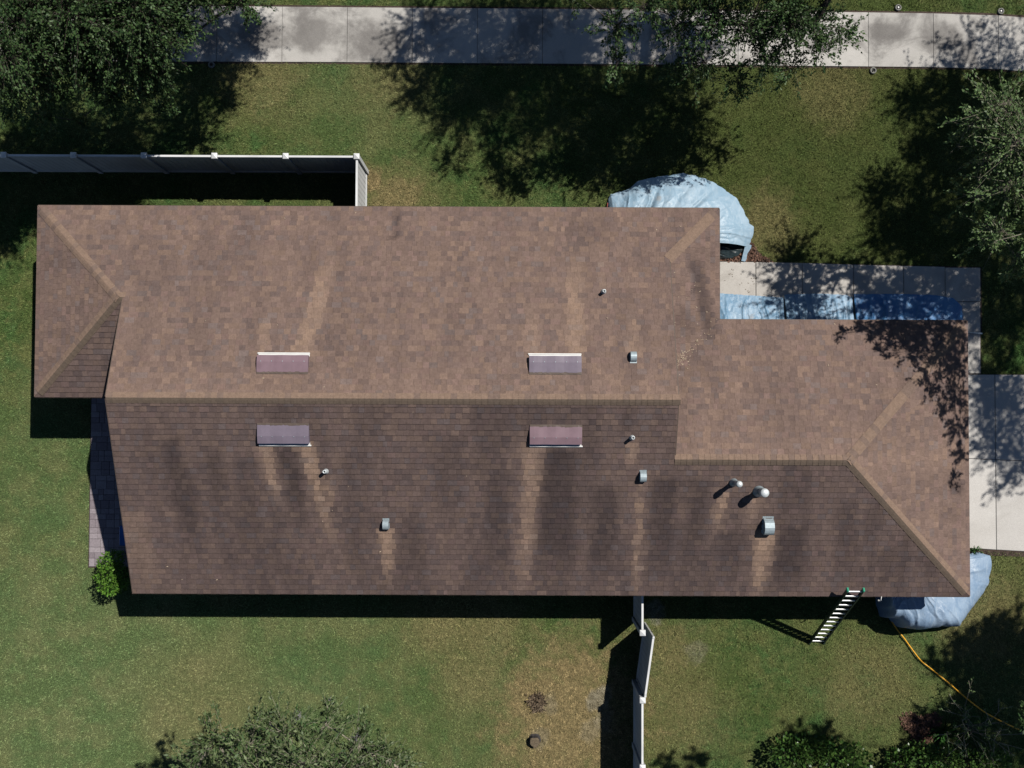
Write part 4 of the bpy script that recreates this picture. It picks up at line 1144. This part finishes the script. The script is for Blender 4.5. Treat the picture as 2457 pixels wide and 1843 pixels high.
make_tree('oak_tree', 'dense dark green oak overhanging the upper left sidewalk and lawn', (-8.3, 12.4, 0), 2.3, CL_NW, 'oak', .08, .5, 3500, 'bark', .16)
make_tree('oak_tree', 'oak with a leafy crown hanging over the upper right of the sidewalk', (5.0, 12.6, 0), 2.4, CL_NC, 'oak', .08, .5, 3500, 'bark', .16)
make_tree('oak_tree', 'sparse pale twigged oak reaching in at the right edge above the walk', (15.6, 7.6, 0), 2.6, CL_E, 'oak_pale', .09, .5, 3000, 'twig', .15, .10)
make_tree('oak_tree', 'tall oak beyond the right edge shading the lower right lawn', (17.6, -3.6, 0), 4.5, CL_SE, 'oak', .11, .5, 2800, 'bark', .18)
sw = make_tree('oak_tree', 'grey green tree top with pale bare twigs at the lower left edge', (-4.6, -9.6, 0), 2.6, CL_SW, 'sw_leaf', .105, .38, 1500, 'twig', .13, .10, .1, None, .006)
# wisps of hanging moss
for (x, y, z, ln, r) in [(-3.45, -7.40, 5.3, .75, .10), (-4.67, -6.66, 5.85, .4, .08), (-3.94, -6.30, 6.0, .3, .07), (-5.3, -7.3, 6.1, .5, .07)]:
    n = 260
    a = rng.normal(0, 1, (n, 3)) * np.array([r * .4, r * .4, .02]) + np.array([x, y, z])
    b = a + rng.normal(0, 1, (n, 3)) * np.array([r * .5, r * .5, .05]) - np.array([0, 0, 1]) * ln * rng.uniform(.3, 1, (n, 1))
    a[:, 2] -= ln * rng.uniform(0, .4, n)
    V, F = twig_tubes(a - np.array(sw.location), b - np.array(sw.location), np.full(n, .006), np.full(n, .003))
    link(bpy.data.objects.new('moss', np_mesh('moss', V, F, 4, M['moss'])), sw)

make_shrub('shrub', 'compact bright green shrub at the end of the patio by the gable corner', (-10.74, -4.47, 0), [(0, .0, .72, .31, .38, .70), (-.02, .40, .68, .24, .26, .66), (.08, -.25, .60, .29, .27, .58)], 'bush', .075, .55, 5200)
HB = 'leafy shrubs along the lower right edge'
make_shrub('shrub', 'glossy green shrub at the bottom edge left of the other leafy shrubs', (7.5, -9.15, 0), [(0, 0, .6, .5, .45, .55), (.45, .15, .5, .4, .35, .45)], 'hedge', .11, .6, 2300, 'shrub', HB)
make_shrub('shrub', 'glossy green shrub at the bottom edge just right of the leftmost one', (8.75, -9.25, 0), [(0, 0, .65, .55, .5, .55), (-.4, .2, .5, .35, .35, .4), (.5, -.1, .5, .4, .4, .45)], 'hedge', .11, .6, 2300, 'shrub', HB)
make_shrub('shrub', 'glossy shrub at the bottom edge right of the bare mulch', (11.0, -9.35, 0), [(0, 0, .65, .5, .5, .6), (.55, .05, .6, .45, .4, .5), (-.5, -.1, .5, .4, .4, .45)], 'hedge', .11, .6, 2300, 'shrub', HB)
make_shrub('shrub', 'glossy shrub in the bottom right corner under the twiggy stems', (12.3, -9.45, 0), [(0, 0, .7, .5, .5, .6), (.6, .1, .6, .45, .4, .5)], 'hedge', .11, .6, 2000, 'shrub', HB)
make_shrub('weed_clump', 'low bright green weed clump beside the driveway at the roof corner', (12.62, -3.82, 0), [(0, 0, .08, .24, .12, .12), (.2, .0, .06, .14, .1, .09)], 'weed', .08, .35, 5200, 'weed')

# twiggy, nearly bare shrub in the corner
e = thing('bare_shrub', (12.5, -8.7, 0), 'thin nearly leafless shrub of pale stems near the cord at lower right', 'shrub')
A, B_ = [], []
for k in range(26):
    a = np.array([rng.normal(0, .12), rng.normal(0, .1), 0]); d = unit(np.array([rng.normal(-.1, .55), rng.normal(.15, .5), 1.0]))
    L = rng.uniform(.9, 1.9); b = a + d * L * .5; c = b + unit(d + rng.normal(0, .3, 3)) * L * .5
    A += [a, b]; B_ += [b, c]
    for q in range(3):
        s = b + (c - b) * rng.uniform(0, .9); A.append(s); B_.append(s + unit(d + rng.normal(0, .7, 3)) * rng.uniform(.15, .4))
A, B_ = np.array(A), np.array(B_)
V, F = twig_tubes(A, B_, np.full(len(A), .011), np.full(len(A), .005))
link(bpy.data.objects.new('stems', np_mesh('stems', V, F, 4, M['twig'])), e)
idx = rng.integers(0, len(A), 700); q = rng.uniform(.5, 1.05, (700, 1))
link(bpy.data.objects.new('foliage', leaf_mesh('foliage', A[idx] * (1 - q) + B_[idx] * q, B_[idx] - A[idx], .07, .5, M['oak_pale'])), e)

# spiky grass plant and mulch
def blades(n, loc, spread, L, w, mat, name, lean=.7):
    a = rng.normal(0, spread * .35, (n, 3)) * np.array([1, 1, 0]); a[:, 2] = .01
    d = unit(np.concatenate([rng.normal(0, lean, (n, 2)), np.ones((n, 1)) * .8], 1)); ln = L * rng.uniform(.6, 1.1, (n, 1))
    s = unit(np.cross(d, np.array([0, 0, 1.0]))) * w
    mid = a + d * ln * .6; tip = a + d * ln * np.array([1.15, 1.15, .75])
    V = np.stack([a - s * .6, a + s * .6, mid + s, tip, mid - s], 1).reshape(-1, 3)
    return np_mesh(name, V, np.arange(n * 5), 5, mat)
o = link(bpy.data.objects.new('grass_plant', blades(60, None, .12, .55, .012, M['weed'], 'grass_plant')))
o.location = (11.80, -8.72, .02); tag(o, 'spiky ornamental grass plant beside the mulch heap at lower right', 'plant')
o = link(bpy.data.objects.new('dead_clump', blades(190, None, .26, .20, .014, M['dead'], 'dead_clump', 1.2)))
o.location = (.72, -7.98, .02); tag(o, 'dead brown plant clump on the dry lawn above the stump', 'plant')

def chips(name, pts, zf, size, mat, label=None):
    n = len(pts)
    P = np.concatenate([pts, zf[:, None]], 1)
    D = unit(np.concatenate([rng.normal(0, 1, (n, 2)), rng.normal(0, .25, (n, 1))], 1))
    me = leaf_mesh(name, P, D, size, .5, mat, 1.2)
    return link(bpy.data.objects.new(name, me))
# mulch bed at the entry walk
bed = [(4.8, 4.19), (7.30, 4.15), (6.98, 4.30), (6.76, 4.52), (6.62, 4.75), (6.5, 5.1), (4.8, 5.0)]
m = MB(); m.poly([(p[0], p[1], .008) for p in bed]); tag(m.build('planting_bed', M['soil']), kind='structure')
pts = rng.uniform((5.6, 4.17), (7.2, 4.95), (2600, 2))
from mathutils.geometry import intersect_point_tri_2d
def inside(pts, poly):
    x, y = pts[:, 0], pts[:, 1]; r = np.zeros(len(pts), bool); n = len(poly)
    for i in range(n):
        x0, y0 = poly[i]; x1, y1 = poly[(i + 1) % n]
        c = ((y0 > y) != (y1 > y)) & (x < (x1 - x0) * (y - y0) / (y1 - y0 + 1e-12) + x0)
        r ^= c
    return r
pts = pts[inside(pts, bed)]
tag(chips('mulch', pts, rng.uniform(.01, .04, len(pts)), .07, M['mulch']), 'reddish brown mulch chips in the bed beside the entry walk', 'mulch', kind='stuff')
n = 1700
a = rng.uniform(0, 2 * math.pi, n); r = np.sqrt(rng.random(n)) * (.42 + .14 * np.sin(3 * a))
px = 11.25 + r * 1.15 * np.cos(a); py = -8.62 + r * np.sin(a)
tag(chips('mulch', np.stack([px, py], 1), .02 + .16 * np.clip(1 - r / .5, 0, 1) * rng.uniform(.6, 1, n), .08, M['mulch']), 'small heap of reddish brown mulch among the lower right shrubs', 'mulch', kind='stuff')

# dead leaves on the first slab of the entry walk
lf = leaf_mesh('fallen_leaf', np.zeros((1, 3)), np.array([[1., 0, 0]]), .10, .6, M['dead'], 3.0)
for k in range(26):
    x, y = [(random.uniform(6.35, 6.75), random.uniform(3.25, 3.75)), (random.uniform(5.9, 6.75), random.uniform(3.5, 4.1)), (random.uniform(6.5, 7.6), random.uniform(3.25, 3.42))][k % 3]
    o = link(bpy.data.objects.new('fallen_leaf', lf)); o.location = (x, y, .05); o.rotation_euler = (0, 0, random.uniform(0, 6.28)); sc = random.uniform(.5, 1.1); o.scale = (sc, sc, sc)
    tag(o, 'small brown dead leaf lying on the entry walk near the tarps', 'leaf', 'dead leaves on the entry walk')

# leaf and twig litter on the roof, thickest in the valley
def rz(nm, x, y):
    O, U, V, Nn = frame(nm); u, v = uv_of(nm, x, y); return (O + U * u + V * v).z
L = []
for k in range(170):
    t = abs(random.gauss(0, .45)); 
    if t > 1.3: continue
    x = 3.95 + t * 1.0 + random.gauss(0, .07); y = 1.05 + t * 1.0 + random.gauss(0, .07)
    if x < 3.9: continue
    L.append((x, y, max(rz('notch', x, y), rz('wing_north', x, y)) + .02))
for k in range(60):
    x, y = random.uniform(-9, 11), random.uniform(-4.4, 5)
    for nm in PLANES:
        if any(inside(np.array([[x, y]]), p)[0] for p in PLANES[nm][3]): L.append((x, y, rz(nm, x, y) + .018)); break
for k in range(40):
    x, y = random.uniform(3.95, 5.1), random.uniform(1.3, 3.5)
    if y - 2.31 > (x - XN): L.append((x, y, rz('notch', x, y) + .018))
L = np.array(L)
me = leaf_mesh('leaf_litter', L, unit(np.concatenate([rng.normal(0, 1, (len(L), 2)), np.zeros((len(L), 1))], 1)), .055, .35, simple('dry_litter', (.42, .33, .24), .8), 3.0)
tag(link(bpy.data.objects.new('leaf_litter', me)), 'pale dry leaf litter scattered on the shingles and in the roof valley', 'leaf litter', kind='stuff')

# ------------------------------------------------------------------ grass blades
def grass(n):
    p = rng.uniform((-17.5, -12.5), (17.5, 13.5), (n, 2))
    x, y = p[:, 0], p[:, 1]
    bad = (y > np.interp(x, SWX, SWB) - .005) & (y < np.interp(x, SWX, SWT) + .06)
    bad |= (x > -11.6) & (x < 4.8) & (y > .7) & (y < 4.75) | (x > -9.1) & (x < 11.05) & (y > -4.2) & (y < 1.95)
    bad |= (x > 4.6) & (x < 13.02) & (y > 1.03) & (y < np.interp(x, [5, 5.76, 7.76, 9.46, 12.98], [4.2, 4.19, 4.17, 4.12, 4.05]))
    bad |= (x > 10.9) & (y < 1.08) & (y > -3.77 - (x - 12.61) * .052)
    bad |= (x > -11.66) & (x < -9) & (y > -4.38) & (y < .75)
    bad |= inside(p, bed) | inside(p, [(2.65, 4.7)] + T1 + [(4.9, 4.5)]) | inside(p, [(10.0, -4.2)] + T5 + [(11.0, -3.9)])
    for (sx, sy, sr, k) in SAND:
        bad |= (np.hypot(x - sx, y - sy) < sr * (2.4 * fbm(x * 4, y * 4) - .35)) & (rng.random(n) < .55 * k)
    p = p[~bad]; n = len(p)
    a = np.concatenate([p, np.zeros((n, 1))], 1)
    h = .055 * (.65 + .8 * fbm(p[:, 0] * 1.3, p[:, 1] * 1.3))
    d = np.concatenate([rng.normal(0, .62, (n, 2)), np.ones((n, 1)) * .75], 1)
    d = unit(d) * (h * rng.uniform(.7, 1.3, n) * 1.35)[:, None]
    s = unit(np.cross(d, rng.normal(0, 1, (n, 3)))) * .0065
    V = np.stack([a - s, a + s, a + d], 1).reshape(-1, 3)
    me = np_mesh('grass', V, np.arange(3 * n), 3, M['grass'])
    o = link(bpy.data.objects.new('grass', me))
    tag(o, 'short mown green lawn grass with dry straw patches round the house', 'grass', kind='stuff')
grass(800000)
